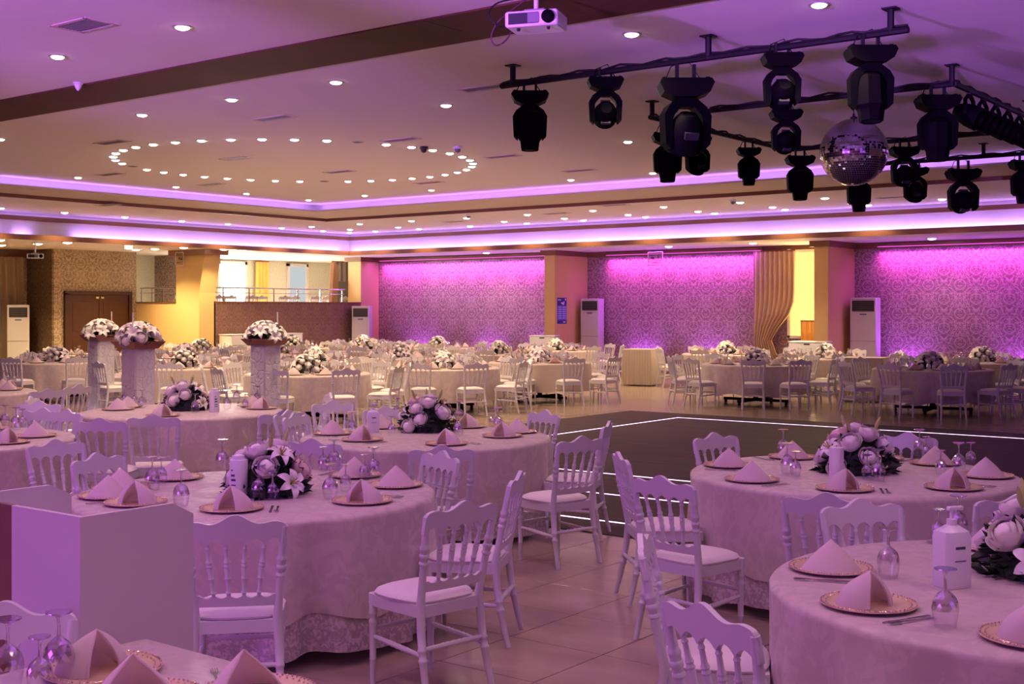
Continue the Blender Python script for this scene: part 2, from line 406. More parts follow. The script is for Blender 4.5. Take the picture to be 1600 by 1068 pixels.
def band(a, b, y0=YMIN, x1=XMAX):
    """L-shaped strip along the far and the balcony side between two profile points (x offset, y offset, height)"""
    m = MB(); (xa, ya, ha), (xb, yb, hb) = a, b
    A = [(-xa, y0, ha), (-xa, ya, ha), (x1, ya, ha)]; B = [(-xb, y0, hb), (-xb, yb, hb), (x1, yb, hb)]
    m.quad(A[0], A[1], B[1], B[0]); m.quad(A[1], A[2], B[2], B[1]); return m
def bands(name, prof, mt):
    m = MB()
    for a, b in zip(prof[:-1], prof[1:]):
        q = band(a, b); i = len(m.v); m.v += q.v
        for f in q.f: m.face([i + k for k in f])
    return struct(name, m, mt, smooth=False, fix=False)
o = bands('ceiling_low', [(33.4, 33.4, C0), (26.0, 26.0, C0)], CEIL)
bands('trim_1', [(26.0, 26.0, C0), (26.0, 26.0, C0 - 0.03), (25.97, 25.97, C0 - 0.03), (25.97, 25.97, C0 + 0.09), (26.05, 26.05, C0 + 0.09), (26.05, 26.05, C0 + 0.02)], BROWN)
bands('ceiling_cove', [(26.05, 26.05, C0 + 0.02), (26.45, 26.45, C0 + 0.02), (26.45, 26.45, 3.88)], COVE)
bands('trim_2', [(26.45, 26.45, 3.86), (26.33, 26.33, 3.86), (26.33, 26.33, 3.96), (26.37, 26.37, 3.96), (26.37, 26.37, 3.94), (26.45, 26.45, 3.94)], BROWN)
bands('ceiling_middle', [(26.45, 26.45, 3.94), (26.45, 26.45, C1), (23.0, 22.2, C1)], CEIL)
bands('trim_3', [(23.0, 22.2, C1 - 0.002), (22.97, 22.17, C1 - 0.002), (22.97, 22.17, CT)], BROWN)
bands('ceiling_band', [(22.97, 22.17, CT), (21.5, 20.35, CT), (21.5, 20.35, CT + 0.03), (21.56, 20.41, CT + 0.03), (21.56, 20.41, CT + 0.01), (21.9, 20.75, CT + 0.01)], CEILT)
bands('ceiling_recess', [(21.9, 20.75, CT + 0.01), (21.9, 20.75, C2)], COVE)
m = MB(); m.quad((-21.9, YMIN, C2), (XMAX, YMIN, C2), (XMAX, 20.75, C2), (-21.9, 20.75, C2))
ceil_o = struct('ceiling', m, CEIL, smooth=False, fix=False)
m = MB(); m.box(((-21.5 + XMAX) / 2, 8.42, C2 - 0.004), (30.5, 0.88, 0.024))
struct('beam', m, BEAMM, smooth=False)
struct('trim_4', MB().box((at(690, 38, C2).x, 8.25, C2 - 0.017), (0.02, 0.5, 0.004)), DARK, smooth=False)

def led_run(name, mt, w, h, xo, yo, segs_left, label):
    """LED tape in 2 m lengths lying in a cove channel"""
    root = thing(name, label, 'LED strip')
    me = MB()
    for (a, b) in segs_left:
        n = max(1, int((b - a) / 2.0)); d = (b - a) / n
        for k in range(n): MB().box((-xo, a + d * (k + 0.5), h), (w, d * 0.995, 0.008)).build('led_tape', mt, root, smooth=False)
    n = int((XMAX + xo) / 2.0); d = (XMAX + xo - 0.2) / n
    for k in range(n): MB().box((-xo + d * (k + 0.5), yo, h), (d * 0.995, w, 0.008)).build('led_tape', mt, root, smooth=False)
    return root
led_run('led_strip', STRIP, 0.035, C0 + 0.085, 26.36, 26.36, [(8.0, 15.22), (15.6, 16.0), (17.1, 26.1)], 'bright violet LED strip glowing behind the lower brown ceiling lip')
led_run('led_strip', STRIP3, 0.02, 3.947, 26.41, 26.41, [(5.0, 26.4)], 'thin violet LED line above the brown moulding of the ceiling cove')
led_run('led_strip', STRIP2, 0.04, CT + 0.035, 21.68, 20.53, [(8.9, 20.4)], 'violet LED strip edging the raised ceiling field with the ring of spots')

# far wall: three papered bays between ochre stub walls
def wallbox(name, x0, x1, y0, y1, z0, z1, mt, parent=None):
    return struct(name, MB().box(((x0 + x1) / 2, (y0 + y1) / 2, (z0 + z1) / 2), (abs(x1 - x0), abs(y1 - y0), z1 - z0)), mt, parent, smooth=False)
PX = [-27.1, -19.7, -11.8, -4.0]
YF = 27.6
WALLY = [28.4, 29.2, 29.2, 29.2]
for k in range(3):
    wallbox('wall_far_%d' % (k + 1), PX[k], PX[k + 1] - 0.35, WALLY[k], WALLY[k] + 0.15, 0, C0, WPX)
    wallbox('trim_%d' % (5 + k), PX[k], PX[k + 1] - 0.35, WALLY[k] - 0.06, WALLY[k], 3.27, C0, BROWN)
wallbox('wall_far_4', PX[3], XMAX, WALLY[3], WALLY[3] + 0.15, 0, C0, WPX)
for k, x in enumerate(PX):
    wallbox('pillar_%d' % (k + 1), x - (0.55 if k == 0 else 0.35), x, YF, WALLY[k] + 0.1, 0, C0, YEL)
    wallbox('trim_%d' % (9 + k), x - (0.65 if k == 0 else 0.45), x + 0.06, YF - 0.06, YF + 0.02, 3.28, C0, BROWN)
    wallbox('trim_%d' % (13 + k), x, x + 0.06, YF, WALLY[k], 3.28, C0, BROWN)

# colour wash on the papered bays: LED wash bars under the crown moulding, small floor uplights
def wash_bar(x0, x1, wy, lab):
    L = x1 - x0
    t = thing('wash_bar', lab, 'wall light')
    MB().box(((x0 + x1) / 2, wy - 0.16, 3.345), (L, 0.07, 0.07)).build('housing', BROWN, t, smooth=False)
    MB().box(((x0 + x1) / 2, wy - 0.16, 3.307), (L - 0.1, 0.05, 0.006)).build('diode_row', PINKLED, t, smooth=False)
    a = area('wash_beam', ((x0 + x1) / 2, wy - 0.16, 3.30), (R(22), 0, 0), L - 0.1, 0.04, 75 * L / 6, (1.0, 0.10, 0.8), 80); a.parent = t
    b = area('wash_beam', ((x0 + x1) / 2, wy - 0.45, 3.36), (R(10), 0, 0), L - 0.1, 0.04, 75 * L / 6, (0.46, 0.05, 1.0), 150); b.parent = t
wash_bar(-26.95, -20.4, WALLY[0], 'magenta LED bar washing the wallpapered bay beside the balcony')
wash_bar(-19.0, -14.2, WALLY[1], 'magenta LED bar washing the wallpapered bay beside the curtained window')
wash_bar(-11.2, -4.6, WALLY[2], 'magenta LED bar washing the wallpapered bay behind the widest air conditioner')
upl = MB(); upl.lathe([(0.07, 0), (0.09, 0.02), (0.09, 0.14), (0.07, 0.16), (0.06, 0.15)], 14)
upl_me = upl.mesh('uplight', BLACK)
ulm = emis('uplight_violet', (0.4, 0.1, 1.0), 12)
lens_me = MB().lathe([(0.0, 0), (0.06, 0)], 14, cap=False).mesh('lens', ulm)
for i, (x, y, nm) in enumerate([(-25.2, 28.0, 'beside the balcony, far end'), (-22.6, 28.0, 'beside the balcony, middle'), (-20.6, 28.0, 'beside the balcony, by the ochre pillar'),
                            (-17.8, 28.8, 'behind the skirted buffet'), (-15.8, 28.8, 'by the window curtain'), (-10.4, 28.8, 'next to the tall air conditioner'), (-7.8, 28.8, 'behind the dance floor tables')]):
    t = thing('uplight', 'small black floor uplight throwing violet on wallpaper %s' % nm, 'uplight', (x, y, 0), 0, 'floor uplights along the papered wall')
    link('housing', upl_me, t); link('lens', lens_me, t, (0, 0, 0.152))
    l = bpy.data.lights.new('uplight_beam', 'SPOT'); l.energy = 110; l.color = (0.42, 0.08, 1.0); l.spot_size = R(120); l.spot_blend = 0.8; l.shadow_soft_size = 0.05
    lo = bpy.data.objects.new('uplight_beam', l); C.objects.link(lo); lo.parent = t; lo.location = (0, 0, 0.18); lo.rotation_euler = (R(164), 0, 0)

# balcony side
XB = -27.1
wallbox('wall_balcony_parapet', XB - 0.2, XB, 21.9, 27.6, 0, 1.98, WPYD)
wallbox('trim_17', XB - 0.24, XB + 0.02, 21.9, 27.6, 1.98, 2.02, BROWN)
wallbox('wall_balcony_side', -29.9, -28.1, 21.4, 21.6, 0, 1.98, YEL)
wallbox('trim_18', -29.9, -28.1, 21.37, 21.63, 1.98, 2.01, BROWN)
wallbox('floor_balcony', -31.5, XB - 0.2, 21.6, 32.5, 1.15, 1.3, FLOORT)
wallbox('wall_balcony_back', -31.65, -31.5, 21.6, 32.5, 1.3, C0, PALE)
wallbox('wall_balcony_end', -31.5, -27.65, 32.5, 32.65, 1.3, C0, PALE)
wallbox('wall_balcony_stub', -31.5, -30.4, 23.2, 23.35, 1.3, C0, WPX)
# raked corner pillar carrying the balcony
m = MB()
def ring(x1, z): return [(-28.1, 21.4, z), (x1, 21.4, z), (x1, 21.95, z), (-28.1, 21.95, z)]
rs = [ring(XB, 0), ring(XB, 2.25), ring(XB + 0.22, 3.28)]
for r_ in rs: m.v += r_
for a in range(2):
    for k in range(4): m.face((a * 4 + k, a * 4 + (k + 1) % 4, a * 4 + 4 + (k + 1) % 4, a * 4 + 4 + k))
struct('pillar_5', m, YEL, smooth=False)
wallbox('trim_19', -28.25, XB + 0.42, 21.25, 22.05, 3.27, C0, BROWN)
# entrance wall with its double door
wallbox('wall_entrance', -30.05, -29.9, 18.8, 21.4, 0, C0, WPY)
wallbox('wall_entrance_return', -31.1, -29.9, 18.74, 18.8, 0, C0, wallpaper('damask_paper_shaded', 0, (0.12, 0.07, 0.045), (0.26, 0.17, 0.10)))  # darker copy of the paper: the shade of this side is in its colour
wallbox('wall_curtain', -31.25, -31.1, 8.0, 18.8, 0, C0, WPY)
wallbox('trim_20', -31.1, -31.0, 8.0, 18.8, 3.2, C0, BROWN)
d = thing('door_1', 'dark mahogany double door set in gold damask wallpaper', 'door', (-29.9, 21.2, 0)); d['kind'] = 'structure'
dd = lambda c, s: MB().box(c, s, ch=0.01)
dd((0.03, -1.02, 1.12), (0.1, 2.12, 0.0) if False else (0.10, 2.16, 0.001)).v
MB().box((0.03, -0.04, 1.12), (0.1, 0.1, 2.24)).box((0.03, -2.06, 1.12), (0.1, 0.1, 2.24)).box((0.03, -1.05, 2.25), (0.1, 2.12, 0.1)).build('door_frame', DOORF, d, smooth=False)
for k in (0, 1):
    lf = MB().box((0.02, -0.57 - 0.96 * k, 1.1), (0.05, 0.945, 2.2), ch=0.006).build('door_leaf', DOORW, d, smooth=False)
    for zz in (0.62, 1.6): MB().box((0.047, -0.57 - 0.96 * k, zz), (0.012, 0.68, 0.8 if zz > 1 else 0.75), ch=0.005).build('panel', DOORW, lf, smooth=False)
    MB().tube([(0.08, -1.0 - (0.1 if k else 0.0) + 0.02, 0.95), (0.08, -1.0 - (0.1 if k else 0.0) + 0.02, 1.25)], 0.012).build('handle', STEEL, lf)
    MB().box((0.055, -0.95 - 0.16 * k, 2.12), (0.03, 0.1, 0.05)).build('closer', STEEL, lf, smooth=False)

# balcony railing
rl = thing('balcony_railing', 'slim steel balcony railing above the dark papered parapet', 'railing')
for k, zz in enumerate((2.40, 2.26)):
    MB().tube([(XB - 0.1, 22.0, zz), (XB - 0.1, 27.0, zz)], 0.022 if k == 0 else 0.01).build('rail', STEEL, rl)
for k in range(6): MB().tube([(XB - 0.1, 22.3 + 0.92 * k, 2.01), (XB - 0.1, 22.3 + 0.92 * k, 2.40)], 0.02).build('post', STEEL, rl)
rl2 = thing('balcony_railing', 'short steel railing above the plain ochre wall by the door', 'railing')
for k, zz in enumerate((2.40, 2.26)): MB().tube([(-29.85, 21.5, zz), (-28.1, 21.5, zz)], 0.022 if k == 0 else 0.01).build('rail', STEEL, rl2)
for k in range(4): MB().tube([(-29.8 + 0.5 * k, 21.5, 2.01), (-29.8 + 0.5 * k, 21.5, 2.40)], 0.016).build('post', STEEL, rl2)

# balcony windows, seen overexposed by the daylight behind them
DAY = emis('daylight_pane', (1.0, 0.97, 0.88), 5.0); DAYG = emis('daylight_blind', (0.80, 0.86, 0.86), 0.62); WARM = emis('sunlit_sheer', (1.0, 0.62, 0.22), 1.6)
def window_(name, x, y0, y1, z0, z1, pane, lab):
    t = thing(name, lab, 'window'); t['kind'] = 'structure'
    MB().box((x + 0.02, (y0 + y1) / 2, (z0 + z1) / 2), (0.02, y1 - y0, z1 - z0)).build('pane', pane, t, smooth=False)
    f = MB(); a = 0.09
    for yy in (y0, y1): f.box((x + 0.05, yy, (z0 + z1) / 2), (0.08, a, z1 - z0 + a))
    for zz in (z0, z1): f.box((x + 0.05, (y0 + y1) / 2, zz), (0.08, y1 - y0 + a, a))
    f.build('window_frame', PLAST, t, smooth=False); return t
window_('window_1', -31.5, 25.6, 26.7, 1.9, 3.3, DAY, 'glaring daylight window on the balcony, its glass blown out white')
window_('window_2', -31.5, 28.55, 29.4, 2.0, 3.3, DAYG, 'white framed balcony window with a pale grey pane')
area('daylight', (-31.3, 26.15, 2.6), (R(90), 0, R(-90)), 1.1, 1.3, 420, (1.0, 0.95, 0.82))
# folding curtain strips on the balcony
def drape(name, x0, y0, x1, y1, z0, z1, mt, lab, n=60, amp=0.05, waves=9, tie=None, cat='curtain'):
    """pleated cloth between two plan points, optionally gathered at height tie"""
    a = Vector((x0, y0, 0)); b = Vector((x1, y1, 0)); dv = (b - a); nn = Vector((-dv.y, dv.x, 0)).normalized()
    t = thing(name, lab, cat)
    def fn(u, v):
        z = z1 + (z0 - z1) * v; uu = u
        if tie:
            g = math.exp(-((z - tie[0]) / 0.55) ** 2) * tie[1] + max(0, (tie[0] - z)) * 0.12
            uu = u * (1 - g)
        p = a + dv * uu + nn * (amp * math.sin(waves * 2 * PI * u + 0.8 * math.sin(3 * u + 2 * v)) * (0.7 + 0.3 * v)); return (p.x, p.y, z)
    m = MB(); m.grid(n, 10, fn)
    def fn2(u, v):
        q = Vector(fn(u, v)) + nn * 0.012; return tuple(q)
    m.grid(n, 10, fn2); m.build('cloth', mt, t)
    MB().tube([(x0, y0, z1 + 0.01), (x1, y1, z1 + 0.01)], 0.02, 6).build('rod', BROWN, t)
    return t
drape('window_curtain', -31.35, 27.05, -31.35, 27.6, 1.35, 3.36, WARM and mat('amber_sheer', (0.8, 0.5, 0.12), 0.6), 'amber sheer curtain beside the pale balcony window', waves=4)
drape('window_curtain', -29.4, 28.6, -29.2, 29.8, 1.35, 3.36, mat('taupe_drape', (0.22, 0.17, 0.15), 0.6), 'taupe gathered drape at the balcony corner', waves=6)
drape('wall_drape', -30.85, 12.0, -30.85, 18.5, 0.02, 3.2, DRAPE, 'floor-length bronze drape covering the wall beside the entrance', n=240, waves=28, amp=0.07)
# far bay: window with a swept curtain
t = thing('window_3', 'tall window glowing amber behind a tied-back curtain', 'window'); t['kind'] = 'structure'
MB().box((-12.85, 29.17, 2.2), (1.3, 0.04, 2.15)).build('pane', emis('sun_pane', (1.0, 0.66, 0.16), 1.7), t, smooth=False)
f = MB()
for xx in (-13.5, -12.18): f.box((xx, 29.14, 2.2), (0.07, 0.09, 2.25))
for zz in (1.1, 3.27): f.box((-12.85, 29.14, zz), (1.38, 0.09, 0.07))
f.build('window_frame', PLAST, t, smooth=False)
area('window_daylight', (-12.85, 29.05, 2.2), (R(90), 0, R(180)), 1.2, 2.0, 60, (1.0, 0.72, 0.3))
drape('window_curtain', -14.4, 28.95, -13.25, 28.95, 0.05, 3.27, DRAPE2, 'copper curtain tied back beside the glowing amber window', waves=9, tie=(1.0, 0.55))
drape('window_curtain', -13.15, 29.05, -12.2, 29.05, 0.6, 1.5, mat('amber_net', (0.85, 0.45, 0.10), 0.6), 'short amber net across the foot of the glowing window', waves=7, amp=0.02)
# leaning cardboard sheets at the balcony corner
for k, (u, lab) in enumerate([(532, 'tall flat cardboard box leaning against the balcony corner')]):
    t = tag(link('cardboard_box', MB().box((0, 0, 0.75), (0.12, 0.62, 1.5), ch=0.005).mesh('cardboard_box', KRAFT, smooth=False)), lab, 'box')
    t.location = (-28.2, 27.45, 1.75); t.rotation_euler = (R(-12), 0, R(30))
tag(link('dark_board', MB().box((0, 0, 0.7), (0.05, 0.7, 1.4), ch=0.004).mesh('dark_board', GREY, smooth=False), None, (-28.7, 28.4, 1.3), R(10)), 'dark grey board standing behind the leaning cardboard box', 'board')

# hung signs
def plate_sign(name, p, w_, h_, rz, lab, marks):
    t = thing(name, lab, 'sign', p, rz)
    MB().box((0, 0, 0), (w_, 0.012, h_)).build('acrylic_plate', glass_mat('sign_acrylic', (0.95, 0.9, 0.9), 0.12, 0.1), t, smooth=False)
    f = MB()
    for s in (-1, 1): f.box((s * w_ / 2, 0, 0), (0.012, 0.018, h_)); f.box((0, 0, s * h_ / 2), (w_, 0.018, 0.012))
    f.build('edge', PLAST, t, smooth=False)
    for (a, b, c, d_) in marks: MB().box((a, -0.009, b), (c, 0.004, d_)).build('marking', INK, t, smooth=False)
    for s in (-1, 1): MB().tube([(s * w_ * 0.35, 0, h_ / 2), (s * w_ * 0.35, 0, h_ / 2 + 0.05)], 0.004, 5).build('hanger', STEEL, t)
p = at(299, 402, 3.18)
plate_sign('hanging_sign', (-27.75, 21.25, 3.17), 0.34, 0.36, 0, 'clear acrylic sign hung in front of the ochre pillar', [(0.0, 0.02, 0.04, 0.05), (0.08, 0.0, 0.09, 0.035), (-0.04, -0.1, 0.14, 0.022)])
plate_sign('hanging_sign', (-17.2, 28.75, 3.16), 0.45, 0.36, 0, 'clear acrylic sign hung before the pink washed wallpaper', [(-0.08, 0.02, 0.10, 0.05), (0.1, 0.05, 0.03, 0.09), (0.0, -0.1, 0.15, 0.022)])
# poster on the pillar flank
t = thing('wall_poster', 'narrow blue poster with white print on the ochre pillar', 'poster', (PX[1] + 0.006, 27.93, 1.76))
MB().box((0, 0, 0), (0.01, 0.44, 0.72)).build('sheet', mat('poster_blue', (0.12, 0.14, 0.62), 0.5), t, smooth=False)
MB().box((0.006, 0, 0.25), (0.004, 0.44, 0.21)).build('header', mat('poster_navy', (0.03, 0.03, 0.22), 0.5), t, smooth=False)
MB().box((0.006, 0, -0.31), (0.004, 0.44, 0.09)).build('footer', mat('poster_navy_foot', (0.03, 0.03, 0.24), 0.5), t, smooth=False)
pt = mat('poster_print', (0.55, 0.6, 0.9), 0.5); pw = mat('poster_white', (0.85, 0.85, 0.95), 0.5)
for (a, b, c, d_) in [(-0.13, 0.30, 0.15, 0.03), (0.16, 0.31, 0.05, 0.05), (0.02, 0.215, 0.14, 0.04), (0.05, 0.18, 0.07, 0.03), (0.09, 0.235, 0.03, 0.06), (0.1, -0.31, 0.12, 0.03)]:
    MB().box((0.009, a, b), (0.003, c, d_)).build('print', pw, t, smooth=False)
for k in range(6):
    for s in (-1, 1): MB().box((0.007, s * 0.1, 0.1 - 0.06 * k), (0.003, 0.15, 0.028)).build('print', pt, t, smooth=False)

# ------------------------------------------------------------------ ceiling fixtures
ring_me = MB().lathe([(0.062, -0.001), (0.066, -0.008), (0.088, -0.006), (0.09, 0.0)], 20, cap=False).mesh('trim_ring', mat('lamp_trim', (0.35, 0.30, 0.28), 0.4, 0.3))
DOME = [(0.064, -0.003), (0.058, -0.016), (0.036, -0.026), (0.0, -0.030)]
lampA = MB().lathe(DOME, 18, cap=False).mesh('lamp', LAMP)
lampB = MB().lathe(DOME, 18, cap=False).mesh('lamp', LAMPW)
dead = MB().lathe([(0.0, -0.004), (0.064, -0.003)], 18, cap=False).mesh('lamp', DARK)
def spot_data(nm, e, col):
    l = bpy.data.lights.new(nm, 'SPOT'); l.energy = e; l.color = col; l.spot_size = R(118); l.spot_blend = 0.6; l.shadow_soft_size = 0.06; return l
SP_TOP = spot_data('downlight_beam', 100, (1.0, 0.62, 0.54)); SP_RING = spot_data('ring_beam', 55, (1.0, 0.70, 0.42))
SP_NEAR = spot_data('near_beam', 66, (1.0, 0.60, 0.54)); SP_MID = spot_data('middle_beam', 90, (1.0, 0.72, 0.38)); SP_LOW = spot_data('low_beam', 215, (1.0, 0.72, 0.36))
SP_BAL = spot_data('added_balcony_beam', 900, (1.0, 0.9, 0.66)); SP_LOWF = spot_data('low_far_beam', 55, (1.0, 0.66, 0.42))
def downlight(p, label, group, sp, warm=False, on=True, s=1.0):
    t = thing('downlight', label, 'downlight', p, 0, group)
    r_ = link('trim_ring', ring_me, t); l_ = link('lamp', (lampB if warm else lampA) if on else dead, t)
    if s != 1.0: r_.scale = l_.scale = (s, s, 1 + (s - 1) * 0.7)
    if on:
        b = bpy.data.objects.new('beam', sp); C.objects.link(b); b.parent = t; b.location = (0, 0, -0.06)
    return t
cc = at(465, 246, C2); rad = 3.0
cz = 0.5 * ((C2 - EYE) * FOC / (HZ - 217) + (C2 - EYE) * FOC / (HZ - 283)); cc = atz(465, cz, C2)
for k in range(40):
    a = 2 * PI * k / 40 + YAW
    p = cc + Vector((math.cos(a), math.sin(a), 0)) * rad; p.z = C2
    u, v = pix(p)
    on = not any(math.hypot((u - a_) / 1.6, v - b_) < 6.5 for a_, b_ in ((205, 255), (559, 224), (514, 283)))
    h = (k + 30) % 40
    nm = 'downlight in the ceiling ring, %s clockwise from its farthest lamp' % ordn(h + 1)
    downlight(p, ('recessed ' if on else 'unlit recessed ') + nm, 'ring of downlights on the raised ceiling', SP_RING, on=on)
top_px = [(285, 42), (90, 88), (525, 128), (362, 155), (697, 164), (222, 179), (0, 217), (1280, 7), (987, 53), (981, 221), (1020, 270), (892, 280.5), (674, 296.5), (570, 305), (482, 312), (385, 302), (275, 291.5), (122, 277)]
for i, (u, v) in enumerate(top_px):
    near = v < 100
    lab = {0: 'bright recessed downlight nearest the square vent on the near ceiling', 1: 'bright recessed downlight above the small white cone detector', 7: 'bright recessed downlight above the lighting rig on the near ceiling',
           8: 'bright recessed downlight beside the white projector'}.get(i, 'recessed downlight scattered outside the ceiling ring, %s by closeness' % ordn(i - 1 if i < 7 else i - 3))
    downlight(at(u, v, C2), lab, 'scattered downlights of the raised ceiling', SP_TOP)
# the same downlights carry on over the near tables and the stage end
for i, (x, y) in enumerate([(-7.4, 2.6), (-3.6, 2.4), (-0.4, 2.6), (-7.6, 5.6), (-3.9, 5.4), (-0.6, 5.6), (2.6, 5.2), (-11.2, 5.6), (-5.6, 0.2), (-1.8, 0.0), (1.6, 10.4), (1.8, 15.0)]):
    downlight(Vector((x, y, C2)), 'recessed downlight over the near tables, %s from the stage' % ordn(i + 1), 'downlights over the near tables', SP_NEAR)
mid_px = [(487, 353.5), (476, 361.7), (533, 366), (547, 358), (562, 349.3), (603, 362), (622, 354.4), (643, 344.5), (729, 340), (678, 359), (757, 354.8), (788, 345.5), (417, 357), (824, 334.7), (882, 340.6), (842, 350),
          (926.5, 328.3), (933, 345.7), (981.5, 335), (1037, 322.5), (1032, 341), (1090.6, 329.6), (1138.6, 335.5), (1156.5, 315.6), (1289, 309), (1207, 323), (1252, 330.6), (1331, 317), (1375, 323.2), (1472, 310.5), (1, 324.5), (101, 331.5), (195, 338.5), (282, 345), (356, 349.5)]
for i, (u, v) in enumerate(sorted(mid_px)):
    p = at(u, v, C1); p.x = max(p.x, -25.7); p.y = min(p.y, 25.7)
    downlight(p, 'recessed downlight in the stepped ceiling band, %s counted from the balcony end' % ordn(i + 1), 'downlights of the stepped ceiling band', SP_MID, s=1.25)
low_px = [(0, 374), (2, 382), (59, 380), (105.5, 378), (201, 383), (201, 386.5), (212.5, 389), (242, 388), (287, 386), (350, 388.5)]
for i, (u, v) in enumerate(low_px):
    p = at(u, v, C0); downlight(p, 'warm recessed downlight under the low entrance ceiling, %s from the bronze drape' % ordn(i + 1), 'warm downlights of the low ceiling', SP_LOW, True, s=1.7)
for i, (u, v) in enumerate([(760, 394.3), (1045, 384.3), (1176.5, 379), (1456, 372)]):
    p = at(u, v, C0); downlight(p, 'recessed downlight above the papered bays, %s from the balcony' % ordn(i + 1), 'downlights above the papered bays', SP_LOWF, False, s=1.5)
for i, y in enumerate((23.6, 25.4, 27.4, 29.6)):  # lamps added to brighten the pale balcony walls
    downlight(Vector((-29.6, y, C0)), 'added downlight brightening the balcony, %s from the ochre pillar' % ordn(i + 1), 'added downlights brightening the balcony', SP_BAL)

def vent(u, v, h, w_, d_, lab, rz=0.0):
    p = at(u, v, h); t = thing('ceiling_vent', lab, 'vent', p, rz, 'air vents in the ceiling')
    f = MB()
    for s in (-1, 1): f.box((s * w_ / 2, 0, -0.004), (0.04, d_ + 0.04, 0.008)); f.box((0, s * d_ / 2, -0.004), (w_, 0.04, 0.008))
    f.build('frame', CEILT, t, smooth=False)
    MB().box((0, 0, 0.0005), (w_, d_, 0.002)).build('backing', GREY, t, smooth=False)
    n = 8
    for k in range(n): MB().box((0, -d_ / 2 + d_ * (k + 0.5) / n, -0.003), (w_, d_ / n * 0.45, 0.004)).build('slat', mat('vent_slat', (0.32, 0.24, 0.3), 0.5) if k < 0 else GREY, t, smooth=False)
vent(131, 39, C2, 0.52, 0.3, 'square louvred vent on the near purple ceiling')
for i, (u, v, h) in enumerate([(428, 184, C2), (175, 222, C2), (626, 218, C2), (785, 244, C2), (370, 247, C2), (172, 272, C2), (530, 268, C2), (905, 266, C2), (757, 137, C2), (670, 285, C2), (330, 288, C2), (960, 320, C1), (870, 333, C1), (710, 346, C1), (170, 320, C1), (1395, 308, C1)]):
    vent(u, v, h, 0.62, 0.2, 'slim louvred slot vent, %s of the %s ceiling field' % (ordn(i + 1 if h == C2 else i - 10), 'raised' if h == C2 else 'stepped'))
# detector cone and dome sensors
p = at(122, 129, C2)
t = thing('detector', 'small white cone detector beside the brown ceiling beam', 'detector', p)
MB().lathe([(0.05, 0), (0.055, -0.012), (0.045, -0.02)], 16).build('base', PLAST, t); MB().lathe([(0.045, -0.02), (0.03, -0.06), (0.008, -0.09), (0, -0.092)], 16).build('cone', PLAST, t)
for i, (u, v, lab) in enumerate([(715, 232, 'pale dome camera inside the edge of the ceiling ring'), (662, 232, 'small dark dome camera hanging near the ceiling ring'), (732, 338, 'small detector on the stepped ceiling band'), (1145, 315, 'small sensor beside a downlight on the stepped band')]):
    p = at(u, v - 3, C2 if i < 2 else C1); t = thing('detector', lab, 'detector', p)
    MB().lathe([(0.07, 0), (0.07, -0.03), (0.05, -0.04)], 16).build('base', PLAST if i != 1 else DARK, t); MB().lathe([(0.05, -0.04), (0.04, -0.08), (0.0, -0.1)], 16).build('dome', GREY if i != 1 else DARK, t)

# projectors
def projector(p, rz, s, lab, drop):
    t = thing('projector', lab, 'projector', p, rz)
    MB().box((0, 0, 0), (0.42 * s, 0.30 * s, 0.12 * s), ch=0.012 * s).build('body', PLAST, t)
    MB().box((-0.06 * s, -0.151 * s, 0.0), (0.24 * s, 0.006, 0.085 * s)).build('intake_grille', DARK, t, smooth=False)
    MB().box((0.02 * s, -0.155 * s, 0.0), (0.09 * s, 0.004, 0.075 * s)).build('filter_cover', GREY, t, smooth=False)
    ln = MB().lathe([(0.05 * s, 0), (0.05 * s, 0.03 * s), (0.04 * s, 0.035 * s)], 18, M=Matrix.Translation((0.14 * s, -0.15 * s, 0.0)) @ Matrix.Rotation(R(90), 4, 'X')).build('lens_barrel', BLACK, t)
    MB().lathe([(0, 0.03 * s), (0.038 * s, 0.03 * s)], 18, M=Matrix.Translation((0.14 * s, -0.152 * s, 0.0)) @ Matrix.Rotation(R(90), 4, 'X'), cap=False).build('lens', LENS, ln)
    MB().box((0, 0, 0.075 * s), (0.16 * s, 0.12 * s, 0.03 * s)).build('bracket', GREY, t, smooth=False)
    MB().tube([(0, 0, 0.08 * s), (0, 0, drop)], 0.02 * s, 8).build('pole', PLAST, t)
    for k in (-1, 1): MB().lathe([(0.015 * s, 0), (0.012 * s, -0.02 * s)], 8, c=(0.12 * s * k, -0.08 * s, -0.06 * s)).build('foot', DARK, t)
    return t
p = atz(838, 9.6, 4.0)
pr = projector((p.x, p.y, 4.03), R(20), 1.0, 'white projector hanging from the brown ceiling beam', 0.24)
for (pts, c_) in [([(-0.2, 0.0, 0.0), (-0.3, -0.02, -0.02), (-0.38, -0.03, 0.08), (-0.3, -0.02, 0.17), (-0.05, 0, 0.2)], BLACKM), ([(-0.2, 0.05, -0.02), (-0.26, 0.03, -0.12), (-0.33, 0.0, -0.16), (-0.37, 0, -0.1), (-0.33, 0, 0.0), (-0.24, 0, 0.08), (-0.05, 0.0, 0.2)], mat('cable_maroon', (0.10, 0.01, 0.05), 0.5))]:
    q = []
    for k in range(len(pts) - 1):
        for s_ in range(5):
            p0 = Vector(pts[max(k - 1, 0)]); p1 = Vector(pts[k]); p2 = Vector(pts[k + 1]); p3 = Vector(pts[min(k + 2, len(pts) - 1)]); tt = s_ / 5
            q.append(0.5 * ((2 * p1) + (p2 - p0) * tt + (2 * p0 - 5 * p1 + 4 * p2 - p3) * tt ** 2 + (3 * p1 - p0 - 3 * p2 + p3) * tt ** 3))
    q.append(Vector(pts[-1])); MB().tube(q, 0.006, 6).build('cable', c_, pr)
p = at(55, 378, C0)
projector((p.x, p.y, 3.08), R(60), 0.9, 'small white projector hung from the low ceiling by the drape', 0.34)

